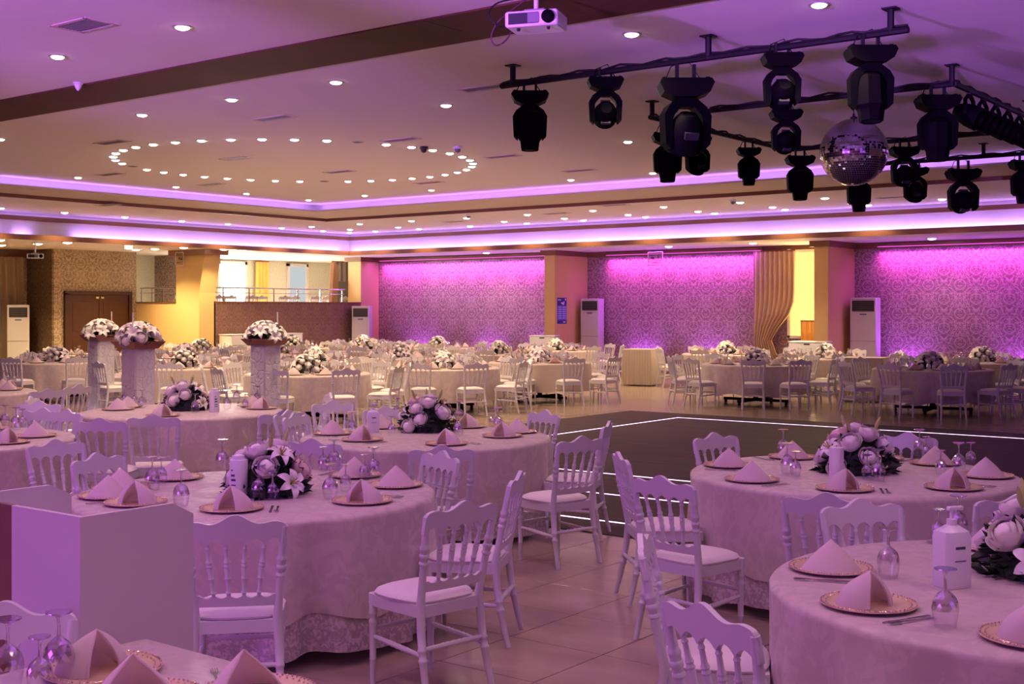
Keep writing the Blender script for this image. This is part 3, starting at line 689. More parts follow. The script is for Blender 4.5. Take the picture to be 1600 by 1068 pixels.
# ------------------------------------------------------------------ lighting rig over the dance floor
HP = 4.10
def pipe(a, b, lab, r=0.03, wrap=True):
    t = thing('rig_pipe', lab, 'pipe', (0, 0, 0), 0, 'black lighting rig pipes')
    a = Vector(a); b = Vector(b); MB().tube([a, b], r, 8).build('bar', BLACKM, t)
    n = max(3, int((b - a).length / 0.12)); q = []
    for k in range(n + 1):
        p = a.lerp(b, k / n); q.append(p + Vector((0.01 * math.sin(k * 2.1), 0.02 * math.cos(k * 1.3), 0.035 + 0.012 * math.sin(k * 1.7))))
    MB().tube(q, 0.012, 5).build('cable_run', BLACKM, t)
    return t
def hang_posts(t, pts):
    for p in pts:
        MB().tube([(p[0], p[1], HP - 0.02), (p[0], p[1], C2 - 0.005)], 0.03, 8).build('drop_post', BLACKM, t)
        MB().box((p[0], p[1], C2 - 0.008), (0.12, 0.12, 0.012)).build('ceiling_plate', BLACKM, t, smooth=False)
YA, YB, YC, YD = 10.05, 12.75, 16.6, 19.1
t = pipe((-7.85, YA, HP), (-3.6, YA, HP), 'nearest black rig pipe carrying five large moving heads'); hang_posts(t, [(-7.7, YA), (-5.45, YA), (-3.75, YA)])
t = pipe((-6.9, YB, HP), (-4.1, YB, HP), 'black rig pipe crossing behind the mirror ball cable'); hang_posts(t, [(-7.7, YB + 0.05), (-4.12, YB)])
t = pipe((-4.1, YB, HP), (-4.1, 16.4, HP), 'black rig pipe carrying the row of black par cans'); hang_posts(t, [(-4.1, 15.5)])
t = pipe((-7.7, YB, HP), (-7.7, YC, HP), 'black rig pipe running back toward the papered wall'); hang_posts(t, [(-7.7, YC - 0.1)])
t = pipe((-7.7, YC, HP), (-4.4, YC, HP), 'black rig pipe passing behind the mirror ball')
t = pipe((-8.0, YD, HP), (-4.2, YD, HP), 'farthest black rig pipe below the violet ceiling strip'); hang_posts(t, [(-5.7, YD)])

def moving_head(tilt, pan, s, style):
    """hung head: clamp, base box, yoke with two arms, tilting head with a lens"""
    t = thing('moving_head_light', 'x', 'stage light', (0, 0, 0), 0, 'black moving heads on the rig')
    oct_ = [(-0.16, -0.035), (-0.19, 0.03), (-0.17, 0.06), (0.17, 0.06), (0.19, 0.03), (0.16, -0.035), (0.08, -0.07), (-0.08, -0.07)]
    b = MB().prism([(x * s, z * s) for x, z in oct_], -0.11 * s, 0.11 * s, lambda a, z, y: (a, y, -0.16 * s + z)).build('base', BLACK, t)
    for k in (-1, 1): MB().box((0.15 * s * k, 0, -0.095 * s), (0.03 * s, 0.12 * s, 0.02 * s)).build('handle', BLACK, b, smooth=False)
    for k in (-1, 1): MB().box((0.06 * s * k, 0, -0.05 * s), (0.025 * s, 0.03 * s, 0.12 * s)).build('clamp', BLACKM, t, smooth=False)
    MB().tube([(-0.14 * s, 0.02, -0.1 * s), (-0.1 * s, 0.03, 0.0), (0.02, 0.02, 0.05 * s), (0.1 * s, 0.02, -0.08 * s)], 0.006, 5).build('cable', BLACKM, t)
    MP = Matrix.Translation((0, 0, -0.25 * s)) @ Matrix.Rotation(pan, 4, 'Z')
    yk = MB()
    wdt = 0.155
    out = [(-0.06, 0.02), (-0.14, -0.04), (-wdt - 0.02, -0.1), (-wdt - 0.01, -0.30), (-0.12, -0.33), (-0.105, -0.28), (-0.11, -0.12), (-0.06, -0.045), (0.06, -0.045), (0.11, -0.12), (0.105, -0.28), (0.12, -0.33), (wdt + 0.01, -0.30), (wdt + 0.02, -0.1), (0.14, -0.04), (0.06, 0.02)]
    n = len(out); up = [out[k] for k in range(8)]; lo = [out[n - 1 - k] for k in range(8)]
    # two halves as strips: left arm, right arm
    for sgn in (-1, 1):
        A = [(0, 0.02), (sgn * 0.06, 0.02), (sgn * 0.14, -0.04), (sgn * 0.175, -0.1), (sgn * 0.165, -0.30), (sgn * 0.125, -0.34)]
        B = [(0, -0.045), (sgn * 0.05, -0.045), (sgn * 0.10, -0.10), (sgn * 0.115, -0.14), (sgn * 0.11, -0.27), (sgn * 0.115, -0.30)]
        yk.strip2([(x * s, z * s) for x, z in A], [(x * s, z * s) for x, z in B], -0.055 * s, 0.055 * s, lambda a, z, y: MP @ Vector((a, y, z)))
    yk.build('yoke', BLACK, t)
    MT = MP @ Matrix.Translation((0, 0, -0.22 * s)) @ Matrix.Rotation(tilt, 4, 'X')
    if style == 0:      # spot: boxy head with a tapered snout, pointing along -Z of its own frame
        prof = [(0.0, 0.17), (0.075, 0.165), (0.115, 0.12), (0.12, -0.1), (0.10, -0.13), (0.088, -0.22), (0.078, -0.225), (0.07, -0.21)]
        hd = MB().lathe([(r * s * 1.06, z * s) for r, z in prof], 8, M=MT, a0=PI / 8).build('head', BLACK, t, ang=30)
        MB().lathe([(0, -0.215 * s), (0.072 * s, -0.215 * s)], 16, M=MT, cap=False).build('lens', LENS, hd)
    else:               # wash: round deep dish
        prof = [(0.0, 0.15), (0.06, 0.14), (0.10, 0.09), (0.125, 0.0), (0.128, -0.12), (0.115, -0.135), (0.108, -0.12)]
        hd = MB().lathe([(r * s, z * s) for r, z in prof], 18, M=MT).build('head', BLACK, t)
        MB().lathe([(0, -0.118 * s), (0.109 * s, -0.12 * s)], 18, M=MT, cap=False).build('lens', LENS, hd)
        MB().box((0, 0, 0.02 * s), (0.10 * s, 0.262 * s, 0.05 * s), M=MT).build('vent_band', DARK, hd, smooth=False)
    return t
PROTO_H = {}
def put_head(u, zp, s, style, tilt, pan, lab, y_of_pipe=None, x_of_pipe=None):
    # place on the pipe: intersect the viewing direction with the pipe's line in plan
    d = FV + RV * ((u - 800) / FOC)
    k = (y_of_pipe / d.y) if y_of_pipe is not None else (x_of_pipe / d.x)
    p = d * k
    key = (round(s, 2), style, round(tilt, 2), round(pan, 2))
    if key not in PROTO_H: PROTO_H[key] = Proto(moving_head(tilt, pan, s, style))
    return PROTO_H[key].put((p.x, p.y, HP + zp), YAW, lab)
put_head(828, 0.0, 1.0, 0, 0, 0, 'black moving head pointing straight down at the near pipe end', YA)
put_head(946, 0.03, 0.92, 1, R(75), 0, 'black moving head with open yoke tilted level on the near pipe', YA)
put_head(1071, -0.05, 1.32, 1, R(28), R(14), 'largest black wash head with a round dish on the near pipe', YA)
put_head(1222, 0.03, 0.92, 1, R(62), 0, 'black moving head hanging directly over another on the pipe behind', YA)
put_head(1360, 0.0, 1.06, 0, R(-6), 0, 'black moving head at the near pipe end above the mirror ball', YA)
put_head(1228, 0.0, 0.92, 1, R(75), 0, 'small black moving head with open yoke beside the mirror ball', YB)
put_head(1465, 0.0, 1.12, 0, 0, 0, 'black moving head hung at the pipe corner by the par cans', YB)
put_head(1043, -0.05, 1.0, 0, 0, 0, 'black moving head half hidden under the largest wash head', None, -7.7)
put_head(1090, -0.02, 0.9, 1, R(40), R(20), 'black tilted moving head beside the one under the largest wash head', None, -7.7)
put_head(1170, -0.02, 0.85, 0, 0, 0, 'small black moving head on the receding rig pipe', None, -7.7)
put_head(1250, 0.0, 1.06, 0, 0, 0, 'black moving head against the violet ceiling strip beside the ball', YC)
put_head(1413, 0.0, 1.0, 1, R(70), 0, 'black moving head just past the mirror ball', YC)
put_head(1342, 0.0, 1.06, 0, 0, 0, 'black moving head peeking out below the mirror ball', YD)
put_head(1430, 0.0, 1.0, 1, R(35), 0, 'black drum-shaped moving head on the farthest pipe', YD)
put_head(1505, -0.05, 1.28, 1, R(80), 0, 'black moving head with wide open yoke on the farthest pipe', YD)
put_head(1600, 0.0, 1.06, 0, 0, 0, 'black moving head cut by the picture edge on the farthest pipe', YD)
# blue tinted side case of the last open head
# par cans in a row
pc = thing('par_can', 'x', 'stage light', (0, 0, 0), 0, 'row of black par cans')
MPc = Matrix.Translation((0, 0, -0.26)) @ Matrix.Rotation(R(-62), 4, 'Y')
hd = MB().lathe([(0, 0.17), (0.06, 0.165), (0.10, 0.1), (0.12, 0.0), (0.125, -0.12), (0.11, -0.12), (0.10, -0.08)], 16, M=MPc).build('can', BLACK, pc)
MB().lathe([(0, -0.08), (0.10, -0.08)], 16, M=MPc, cap=False).build('lens', LENS, hd)
MB().strip2([(-0.14, -0.26), (-0.14, -0.1), (-0.03, -0.04), (0.03, -0.04), (0.14, -0.1), (0.14, -0.26)], [(-0.125, -0.26), (-0.125, -0.11), (-0.03, -0.06), (0.03, -0.06), (0.125, -0.11), (0.125, -0.26)], -0.02, 0.02, lambda a, z, y: (y, a, z)).build('yoke', BLACK, pc)
MB().box((0, 0, -0.02), (0.04, 0.05, 0.1)).build('clamp', BLACKM, pc, smooth=False)
PC = Proto(pc)
for k in range(6): PC.put((-4.1, 13.25 + 0.47 * k, HP), 0, 'black par can on the side pipe, %s from the pipe corner' % ordn(k + 1))

# mirror ball
BR = 0.375; bp_ = atz(1334, 13.9, 3.565)
mb_ = thing('mirror_ball', 'large mirror ball covered in tiny silver facets', 'mirror ball', bp_)
m = MB(); rows = 44; rnd = random.Random(3)
for j in range(rows):
    t0 = PI * (j + 0.04) / rows; t1 = PI * (j + 0.96) / rows; n = max(6, int(2 * PI * BR * math.sin((t0 + t1) / 2) / (PI * BR / rows)))
    for k in range(n):
        p0 = 2 * PI * (k + 0.04) / n; p1 = 2 * PI * (k + 0.96) / n
        cs = [(t0, p0), (t0, p1), (t1, p1), (t1, p0)]; q = []
        jit = Vector((rnd.gauss(0, 1), rnd.gauss(0, 1), rnd.gauss(0, 1))) * 0.0005
        for i_, (th, ph) in enumerate(cs):
            d = Vector((math.sin(th) * math.cos(ph), math.sin(th) * math.sin(ph), math.cos(th)))
            q.append(d * BR + d * (rnd.gauss(0, 1) * 0.00025))
        c_ = sum(q, Vector()) / 4; nrm = c_.normalized() + Vector((rnd.gauss(0, 1), rnd.gauss(0, 1), rnd.gauss(0, 1))) * 0.012; nrm.normalize()
        q = [p - nrm * ((p - c_).dot(nrm)) for p in q]
        m.quad(*q)
ft = m.build('facet_tiles', MIRROR, mb_, smooth=False, fix=False); ft['kind'] = 'stuff'
m = MB(); m.lathe([(0.0 + (BR - 0.004) * math.sin(PI * k / 24), (BR - 0.004) * math.cos(PI * k / 24)) for k in range(25)], 32, cap=False); m.build('core', GREY, mb_)
MB().lathe([(0.04, BR - 0.003), (0.04, BR + 0.02), (0.015, BR + 0.03), (0.012, BR + 0.06)], 12).build('cap', BLACKM, mb_)
MB().tube([(0, 0, BR + 0.05), (0, 0, C2 - bp_.z)], 0.006, 6).build('cable', BLACKM, mb_)

# ------------------------------------------------------------------ dance floor with inlaid light lines
df = thing('dance_floor', 'dark wooden dance floor with inlaid glowing lines', 'dance floor')
brd = [random.Random(i).uniform(-0.0006, 0.0) for i in range(70)]
m = MB().box(((-11.7 + XMAX - 0.5) / 2, 13.5, 0.0), (11.7 + XMAX - 0.5, 10.4, 0.008)); m.build('deck', PLANK, df, smooth=False)
def fline(x0, y0, x1, y1, w_=0.028):
    MB().box(((x0 + x1) / 2, (y0 + y1) / 2, 0.0045), (abs(x1 - x0) + w_, abs(y1 - y0) + w_, 0.005)).build('light_line', FSTRIP, df, smooth=False)
fline(-10.3, 17.95, XMAX - 1.5, 17.95); fline(-10.3, 11.36, -10.3, 17.95)
fline(-10.3, 11.36, XMAX - 1.5, 11.36); fline(-8.6, 10.1, XMAX - 1.5, 10.1); fline(-8.6, 8.8, XMAX - 1.5, 8.8)
ra = thing('runway', 'dark aisle strip with glowing edge line beside the flower columns', 'runway')
MB().box((-18.0, 11.5, 0.0), (12.5, 1.7, 0.006)).build('deck', PLANK, ra, smooth=False)
for yy in (10.62, 12.38): MB().box((-18.0, yy, 0.0035), (12.4, 0.035, 0.005)).build('light_line', FSTRIP, ra, smooth=False)

# ------------------------------------------------------------------ air conditioners, cabinets, columns
def aircon(x, y, rz, lab, h=2.0, w_=0.55, d_=0.4):
    t = thing('air_conditioner', lab, 'air conditioner', (x, y, 0), rz, 'standing air conditioners')
    MB().box((0, 0, h / 2), (w_, d_, h), ch=0.015).build('cabinet', ACW, t)
    MB().box((0, -d_ / 2 - 0.004, h - 0.2), (w_ - 0.1, 0.02, 0.26), ch=0.006).build('outlet', DARK, t, smooth=False)
    for k in range(5): MB().box((0, -d_ / 2 - 0.016, h - 0.3 + 0.048 * k), (w_ - 0.14, 0.012, 0.008)).build('louvre', GREY, t, smooth=False)
    MB().box((0, -d_ / 2 - 0.004, h - 0.40), (0.16, 0.01, 0.035)).build('badge', mat('badge_blue', (0.1, 0.16, 0.35), 0.4), t, smooth=False)
    MB().box((0, -d_ / 2 - 0.003, h * 0.5), (w_ - 0.02, 0.006, 0.008)).build('seam', GREY, t, smooth=False)
    for k in range(9): MB().box((0, -d_ / 2 - 0.003, 0.12 + 0.045 * k), (w_ - 0.1, 0.008, 0.014)).build('intake_slot', GREY, t, smooth=False)
aircon(-30.45, 18.1, R(58), 'white standing air conditioner beside the bronze drape', 1.92)
aircon(-26.7, 27.25, R(30), 'white standing air conditioner at the end of the balcony parapet', 1.9)
aircon(-19.3, 28.85, R(12), 'white standing air conditioner beside the pillar with the blue poster', 2.1)
aircon(-11.35, 28.75, R(8), 'tall white air conditioner in the bay beyond the amber window', 2.08, 0.62, 0.45)
def cabinet(x, y, rz, w_, h, d_, lab, nd):
    t = thing('service_cabinet', lab, 'cabinet', (x, y, 0), rz)
    MB().box((0, 0, h / 2 - 0.02), (w_, d_, h - 0.04)).build('carcass', ACW, t, smooth=False)
    MB().box((0, 0, h - 0.015), (w_ + 0.03, d_ + 0.03, 0.03), ch=0.006).build('worktop', PLAST, t, smooth=False)
    for i in range(nd):
        for k in range(3):
            wd = w_ / nd
            dr = MB().box((-w_ / 2 + wd * (i + 0.5), -d_ / 2 - 0.008, h - 0.17 - 0.29 * k), (wd - 0.02, 0.02, 0.26), ch=0.004).build('drawer', PLAST, t, smooth=False)
            MB().box((-w_ / 2 + wd * (i + 0.5), -d_ / 2 - 0.019, h - 0.065 - 0.29 * k), (0.14, 0.006, 0.03)).build('finger_slot', DARK, dr, smooth=False)
p = atz(851, 33.4); cabinet(p.x, p.y, R(20), 0.7, 1.1, 0.5, 'white drawer cabinet below the ochre pillar with the poster', 1)
p = atz(1266, 28.7); cabinet(p.x, p.y, R(8), 0.85, 1.06, 0.55, 'white drawer cabinet below the glowing amber window', 1)
cabinet(-26.75, 23.3, R(90), 2.6, 1.12, 0.5, 'long white drawer cabinet against the dark balcony parapet', 3)

# ------------------------------------------------------------------ white spindle-back chairs
def lean(z): return -0.19 - max(0.0, z - 0.45) * 0.2
TOPX = [-0.205, -0.123, -0.041, 0.041, 0.123, 0.205]
def chair_geo(lo):
    """returns list of (part name, MB, material)"""
    P = []
    nseg = 6 if lo else 10
    # seat frame: tapered apron
    m = MB(); ring_ = [(-0.185, -0.2), (0.185, -0.2), (0.2, 0.12), (0.185, 0.2), (-0.185, 0.2), (-0.2, 0.12)]
    m.prism(ring_, 0.385, 0.44, lambda a, b, t: (a, b, t)); P.append(('seat_frame', m, WH))
    # cushion: domed superellipse
    m = MB(); nr = 14 if lo else 28
    prof = [(0.0, 0.49), (0.5, 0.487), (0.8, 0.479), (0.95, 0.466), (1.0, 0.452), (0.98, 0.442), (0.9, 0.44), (0.0, 0.44)]
    for j, (r, z) in enumerate(prof):
        for k in range(nr):
            a = 2 * PI * k / nr; c, s = math.cos(a), math.sin(a)
            x = math.copysign(abs(c) ** 0.55, c) * 0.2 * max(r, 0.001); y = math.copysign(abs(s) ** 0.55, s) * 0.2 * max(r, 0.001)
            m.v.append((x * (1.0 + 0.04 * (y > 0)), y + 0.005, z))
    for j in range(len(prof) - 1):
        for k in range(nr): m.face((j * nr + k, j * nr + (k + 1) % nr, (j + 1) * nr + (k + 1) % nr, (j + 1) * nr + k))
    P.append(('cushion', m, CU))
    # rear posts: splayed leg, turned collar, fanned upper post
    for s in (-1, 1):
        zs = [0, 0.1, 0.185, 0.19, 0.2, 0.205, 0.23, 0.235, 0.245, 0.25, 0.32, 0.45, 0.58, 0.635, 0.64, 0.648, 0.653, 0.668, 0.673, 0.685, 0.69, 0.705, 0.71, 0.72, 0.728, 0.74, 0.83, 0.862]
        rs = [0.0125, 0.015, 0.017, 0.02, 0.02, 0.016, 0.016, 0.02, 0.02, 0.017, 0.019, 0.019, 0.016, 0.0165, 0.021, 0.021, 0.017, 0.019, 0.022, 0.022, 0.018, 0.019, 0.021, 0.021, 0.0165, 0.0165, 0.0145, 0.0145]
        if lo: zs, rs = [0, 0.22, 0.45, 0.62, 0.68, 0.74, 0.86], [0.0125, 0.018, 0.019, 0.017, 0.021, 0.017, 0.0145]
        pts = []
        for z in zs:
            if z < 0.45: k = (0.45 - z) / 0.45; pts.append((s * (0.176 + 0.02 * k), -0.19 - 0.075 * k ** 1.6, z))
            else: k = (z - 0.45) / 0.41; pts.append((s * (0.176 + 0.03 * k), lean(z), z))
        P.append(('back_post', MB().tube(pts, [q * 1.08 for q in rs], nseg), WH))
    # front legs
    for s in (-1, 1):
        zs = [0, 0.12, 0.125, 0.13, 0.29, 0.3, 0.31, 0.315, 0.335, 0.34, 0.35, 0.36, 0.44]; rs = [0.0125, 0.015, 0.017, 0.015, 0.018, 0.021, 0.021, 0.017, 0.017, 0.021, 0.021, 0.019, 0.02]
        if lo: zs, rs = [0, 0.2, 0.32, 0.44], [0.0125, 0.016, 0.021, 0.02]
        P.append(('front_leg', MB().tube([(s * 0.178, 0.172 + 0.008 * (0.44 - z), z) for z in zs], rs, nseg), WH))
    # stretchers with turned beads
    def stretch(a, b):
        a, b = Vector(a), Vector(b)
        ts = [0, 0.1, 0.3, 0.33, 0.36, 0.4, 0.44, 0.5, 0.56, 0.6, 0.64, 0.67, 0.7, 0.9, 1]; rr = [0.009, 0.011, 0.012, 0.0145, 0.011, 0.0145, 0.012, 0.0145, 0.012, 0.0145, 0.011, 0.0145, 0.012, 0.011, 0.009]
        if lo: ts, rr = [0, 0.5, 1], [0.009, 0.0135, 0.009]
        return MB().tube([a.lerp(b, t) for t in ts], rr, nseg - 2)
    for s in (-1, 1): P.append(('stretcher', stretch((s * 0.185, -0.222, 0.215), (s * 0.178, 0.173, 0.235)), WH))
    P.append(('stretcher', stretch((-0.186, -0.215, 0.245), (0.186, -0.215, 0.245)), WH)); P.append(('stretcher', stretch((-0.178, 0.173, 0.27), (0.178, 0.173, 0.27)), WH))
    # crest rail
    n = 26 if lo else 60
    def up(x): return 0.868 + 0.05 * math.exp(-(x / 0.068) ** 2) + 0.018 * math.exp(-((abs(x) - 0.165) / 0.05) ** 2) - 0.02 * max(0, (abs(x) - 0.2) / 0.02) ** 2
    def dn(x): return 0.772 + 0.038 * abs(math.sin(PI * (x + 0.205) / 0.082)) ** 0.6 if abs(x) < 0.205 else 0.78
    xs = [-0.219 + 0.438 * k / n for k in range(n + 1)]
    m = MB().strip2([(x, up(x)) for x in xs], [(x, dn(x)) for x in xs], -0.011, 0.011, lambda a, z, t: (a, lean(z) + t - 0.012 * (1 - (a / 0.22) ** 2), z)); P.append(('crest_rail', m, WH))
    # lower back rail with scalloped top
    xs = [-0.18 + 0.36 * k / n for k in range(n + 1)]
    m = MB().strip2([(x, 0.558 - 0.014 * abs(math.sin(PI * (x + 0.16) / 0.064))) for x in xs], [(x, 0.505) for x in xs], -0.009, 0.009, lambda a, z, t: (a, lean(z) + t - 0.008 * (1 - (a / 0.18) ** 2), z)); P.append(('lower_rail', m, WH))
    for x in TOPX[1:-1]:
        a = Vector((x * 0.78, lean(0.55) - 0.008, 0.55)); b = Vector((x, lean(0.80) - 0.010, 0.80))
        ts = [0, 0.05, 0.08, 0.11, 0.3, 0.34, 0.37, 0.5, 0.53, 0.56, 0.6, 0.63, 0.68, 0.85, 0.88, 0.91, 1]; rr = [0.007, 0.007, 0.0105, 0.007, 0.009, 0.012, 0.009, 0.0115, 0.0095, 0.0125, 0.0095, 0.0125, 0.0085, 0.007, 0.010, 0.007, 0.007]
        if lo: ts, rr = [0, 0.5, 1], [0.007, 0.0115, 0.007]
        P.append(('spindle', MB().tube([a.lerp(b, t) for t in ts], [q * 1.25 for q in rr], 5 if lo else 8), WH))
    return P
hi_chair = thing('banquet_chair', 'x', 'chair')
for nm, m, mt in chair_geo(False): m.build(nm, mt, hi_chair)
CH = Proto(hi_chair)
m = MB()
for nm, q, mt in chair_geo(True):
    i = len(m.v); m.v += q.v; m.cur = 1 if mt is CU else 0
    for f in q.f: m.face([i + k for k in f])
lo_chair_me = m.mesh('banquet_chair', [WH, CU])

# ------------------------------------------------------------------ tables, cloths, settings
TH, TR = 0.755, 1.0
TOPZ = TH + 0.006
def table_parts(root):
    MB().lathe([(0.0, TH - 0.03), (TR - 0.01, TH - 0.03), (TR, TH - 0.02), (TR, TH - 0.005), (TR - 0.01, TH), (0.0, TH)], 40, cap=False).build('tabletop', BROWN, root)
    MB().tube([(0, 0, 0.08), (0, 0, TH - 0.03)], 0.05, 10).build('pedestal', BLACKM, root)
    for k in range(2):
        a = k * PI / 2
        c, s = math.cos(a), math.sin(a)
        MB().box((0, 0, 0.075), (1.35, 0.06, 0.05), rz=a).build('foot_bar', BLACKM, root, smooth=False)
        for e in (-1, 1): MB().lathe([(0.025, 0), (0.03, 0.01), (0.03, 0.04), (0.02, 0.052)], 8, c=(e * 0.64 * c, e * 0.64 * s, 0)).build('caster', BLACKM, root)
tb = thing('round_table', 'x', 'table'); table_parts(tb); TB = Proto(tb)
def cloth_geo(seed, bottom, n=150, v0=0.0, v1=1.0, nv=9, top=True, full_bottom=None):
    rn = random.Random(seed); ks = [(rn.randint(9, 12), rn.uniform(0, 6.28), 0.5), (rn.randint(14, 17), rn.uniform(0, 6.28), 0.6), (rn.randint(21, 25), rn.uniform(0, 6.28), 0.35), (3, rn.uniform(0, 6.28), 0.3)]
    def rad_(a, z):
        t = max(0.0, (TH - z) / TH); f = sum(w_ * math.cos(k * a + ph + 0.25 * math.sin(2 * a + ph)) for k, ph, w_ in ks)
        return TR + 0.022 + 0.012 * t + 0.056 * t ** 0.8 * f - (0 if top else 0.012)
    m = MB(); rows = []
    if top:
        rows += [(0.02, TOPZ, 0), (0.5, TOPZ, 0), (0.85, TOPZ, 0), (TR - 0.02, TOPZ, 0), (TR + 0.008, TH - 0.002, 0)]
        zs = [TH - 0.015] + [TH - 0.03 - (TH - 0.03 - bottom) * (k / nv) for k in range(nv + 1)]
    else:
        zs = [v0 + (bottom - v0) * k / nv for k in range(nv + 1)]
    rows += [(None, z, 1) for z in zs]
    for (r, z, k) in rows:
        for j in range(n):
            a = 2 * PI * j / n; zz = z
            if k and z == zs[-1]: zz = z + 0.02 * math.sin(5 * a + seed) + (0.02 * math.sin(11 * a) if top else 0)
            rr = rad_(a, z) if k else r
            m.v.append((rr * math.cos(a), rr * math.sin(a), zz))
    for b in range(len(rows) - 1):
        for a in range(n): m.face((b * n + a, b * n + (a + 1) % n, (b + 1) * n + (a + 1) % n, (b + 1) * n + a))
    if top: m.face(list(range(n)))
    return m
CLOTH = []
for i in range(3):
    CLOTH.append((cloth_geo(11 + i, 0.24).mesh('tablecloth', CL[i], ang=80, fix=False), cloth_geo(11 + i, 0.06, v0=0.32, nv=4, top=False).mesh('lace_hem', LACE, ang=80, fix=False)))
CLOTHF = [cloth_geo(31 + i, 0.21, n=84, nv=5).mesh('tablecloth', [CL[0], CLF, CL[2]][i], ang=80, fix=False) for i in range(3)]

def napkin_geo(openv):
    """tent-folded napkin: rounded back, open front with an inner fold"""
    m = MB(); nu, nv = 16, 7
    def shell(off):
        def fn(u, v):
            s = (u * 2 - 1); a = s * R(150 if openv else 112)
            bx, by = 0.118 * math.sin(a) * (1.0 if not openv else 0.92), 0.02 + 0.085 * math.cos(a)
            k = v ** (1.7 if openv else 1.08); ax, ay, az = 0.0, 0.025 - 0.035 * openv, 0.122
            x = bx * (1 - k) + ax * k; y = by * (1 - k) + ay * k; z = az * v + 0.006 * math.sin(PI * v)
            d = Vector((x, y - 0.02, 0)); d = d.normalized() * off if d.length > 1e-4 else Vector((0, 0, 0))
            return (x + d.x, y + d.y, max(0.0, z - (off < 0) * 0.002))
        return fn
    m.grid(nu, nv, shell(0.0)); m.grid(nu, nv, shell(-0.007))
    # rolled front edges
    f = shell(-0.0035)
    for u in (0.0, 1.0): m.tube([f(u, v / 8) for v in range(9)], [0.006 if openv else 0.0045] * 8 + [0.002], 6)
    if openv: m.grid(6, 3, lambda u, v: (-0.07 + 0.14 * u, 0.0 + 0.03 * math.sin(PI * u), 0.004 + 0.05 * v * math.sin(PI * u)))
    return m
NAPM = [napkin_geo(0).mesh('folded_napkin', NAP, ang=60), napkin_geo(1).mesh('folded_napkin', NAP, ang=60)]
pl = thing('charger_plate', 'x', 'plate')
MB().lathe([(0.0, 0.004), (0.1, 0.004), (0.115, 0.008), (0.118, 0.006), (0.1, 0.0), (0.0, 0.0)], 36, cap=False).build('well', GOLD, pl)
MB().lathe([(0.113, 0.006), (0.135, 0.012), (0.158, 0.015), (0.166, 0.0175), (0.166, 0.013), (0.135, 0.006), (0.113, 0.003)], 40, cap=False).build('rim', GOLD, pl)
m = MB()
for k in range(64):
    a = 2 * PI * k / 64; m.lathe([(0, 0.004), (0.004, 0), (0, -0.004)], 5, c=(0.161 * math.cos(a), 0.161 * math.sin(a), 0.018), cap=False)
for k in range(40):
    a = 2 * PI * (k + 0.5) / 40; m.lathe([(0, 0.0035), (0.0035, 0), (0, -0.0035)], 5, c=(0.145 * math.cos(a), 0.145 * math.sin(a), 0.0155), cap=False)
b_ = m.build('beaded_edge', GLITTER, pl); PLT = Proto(pl)
plate_far = MB().lathe([(0.0, 0.004), (0.11, 0.004), (0.16, 0.016), (0.166, 0.016), (0.11, 0.0)], 20, cap=False).mesh('charger_plate', GOLD)
def glass_geo(s):
    bowl = [(0.031 * s, 0.0), (0.0325 * s, 0.001), (0.038 * s, 0.03 * s), (0.041 * s, 0.055 * s)]; cut = [(0.0415 * s, 0.055 * s), (0.038 * s, 0.08 * s), (0.028 * s, 0.1 * s), (0.012 * s, 0.113 * s), (0.006 * s, 0.118 * s)]
    stem = [(0.006 * s, 0.118 * s), (0.0045 * s, 0.14 * s), (0.006 * s, 0.165 * s), (0.01 * s, 0.172 * s)]; foot = [(0.01 * s, 0.172 * s), (0.03 * s, 0.178 * s), (0.0355 * s, 0.181 * s), (0.035 * s, 0.1835 * s), (0.0, 0.1835 * s)]
    return bowl, cut, stem, foot
def cut_geo(prof, n):
    """diamond-cut band: rings turned by half a step and joined with triangles"""
    q = []
    for a, b in zip(prof[:-1], prof[1:]): q += [a, ((a[0] + b[0]) / 2 * 1.03, (a[1] + b[1]) / 2)]
    q.append(prof[-1]); m = MB()
    for j, (r, z) in enumerate(q):
        for k in range(n): a = 2 * PI * (k + 0.5 * (j % 2)) / n; m.v.append((r * math.cos(a), r * math.sin(a), z))
    for j in range(len(q) - 1):
        o = j % 2
        for k in range(n):
            A, B = j * n + k, j * n + (k + 1) % n; Cc, D = (j + 1) * n + k, (j + 1) * n + (k + 1) % n
            if o == 0: m.face((A, B, Cc)); m.face((B, D, Cc))
            else: m.face((A, D, Cc)); m.face((A, B, D))
    return m
def glass_thing(name, s):
    t = thing(name, 'x', 'glass'); b, c, st, f = glass_geo(s)
    MB().lathe(b, 20, cap=False).build('bowl', GLASS, t); cut_geo(c, 16).build('cut_pattern', CRYSTAL, t, smooth=False)
    MB().lathe(st, 8, cap=False).build('stem', CRYSTAL, t); MB().lathe(f, 18, cap=False).build('foot', CRYSTAL, t)
    return Proto(t)
G1 = glass_thing('wine_glass', 1.05); G2 = glass_thing('water_goblet', 0.84)
def glass_far(s):
    b, c, st, f = glass_geo(s); m = MB(); m.lathe([b[0], b[-1], c[2], st[0], st[-1], f[2]], 8, cap=False); return m
glass_far_me = glass_far(1.05).mesh('wine_glass', CRYSTAL, smooth=False); gob_far_me = glass_far(0.84).mesh('water_goblet', CRYSTAL, smooth=False)
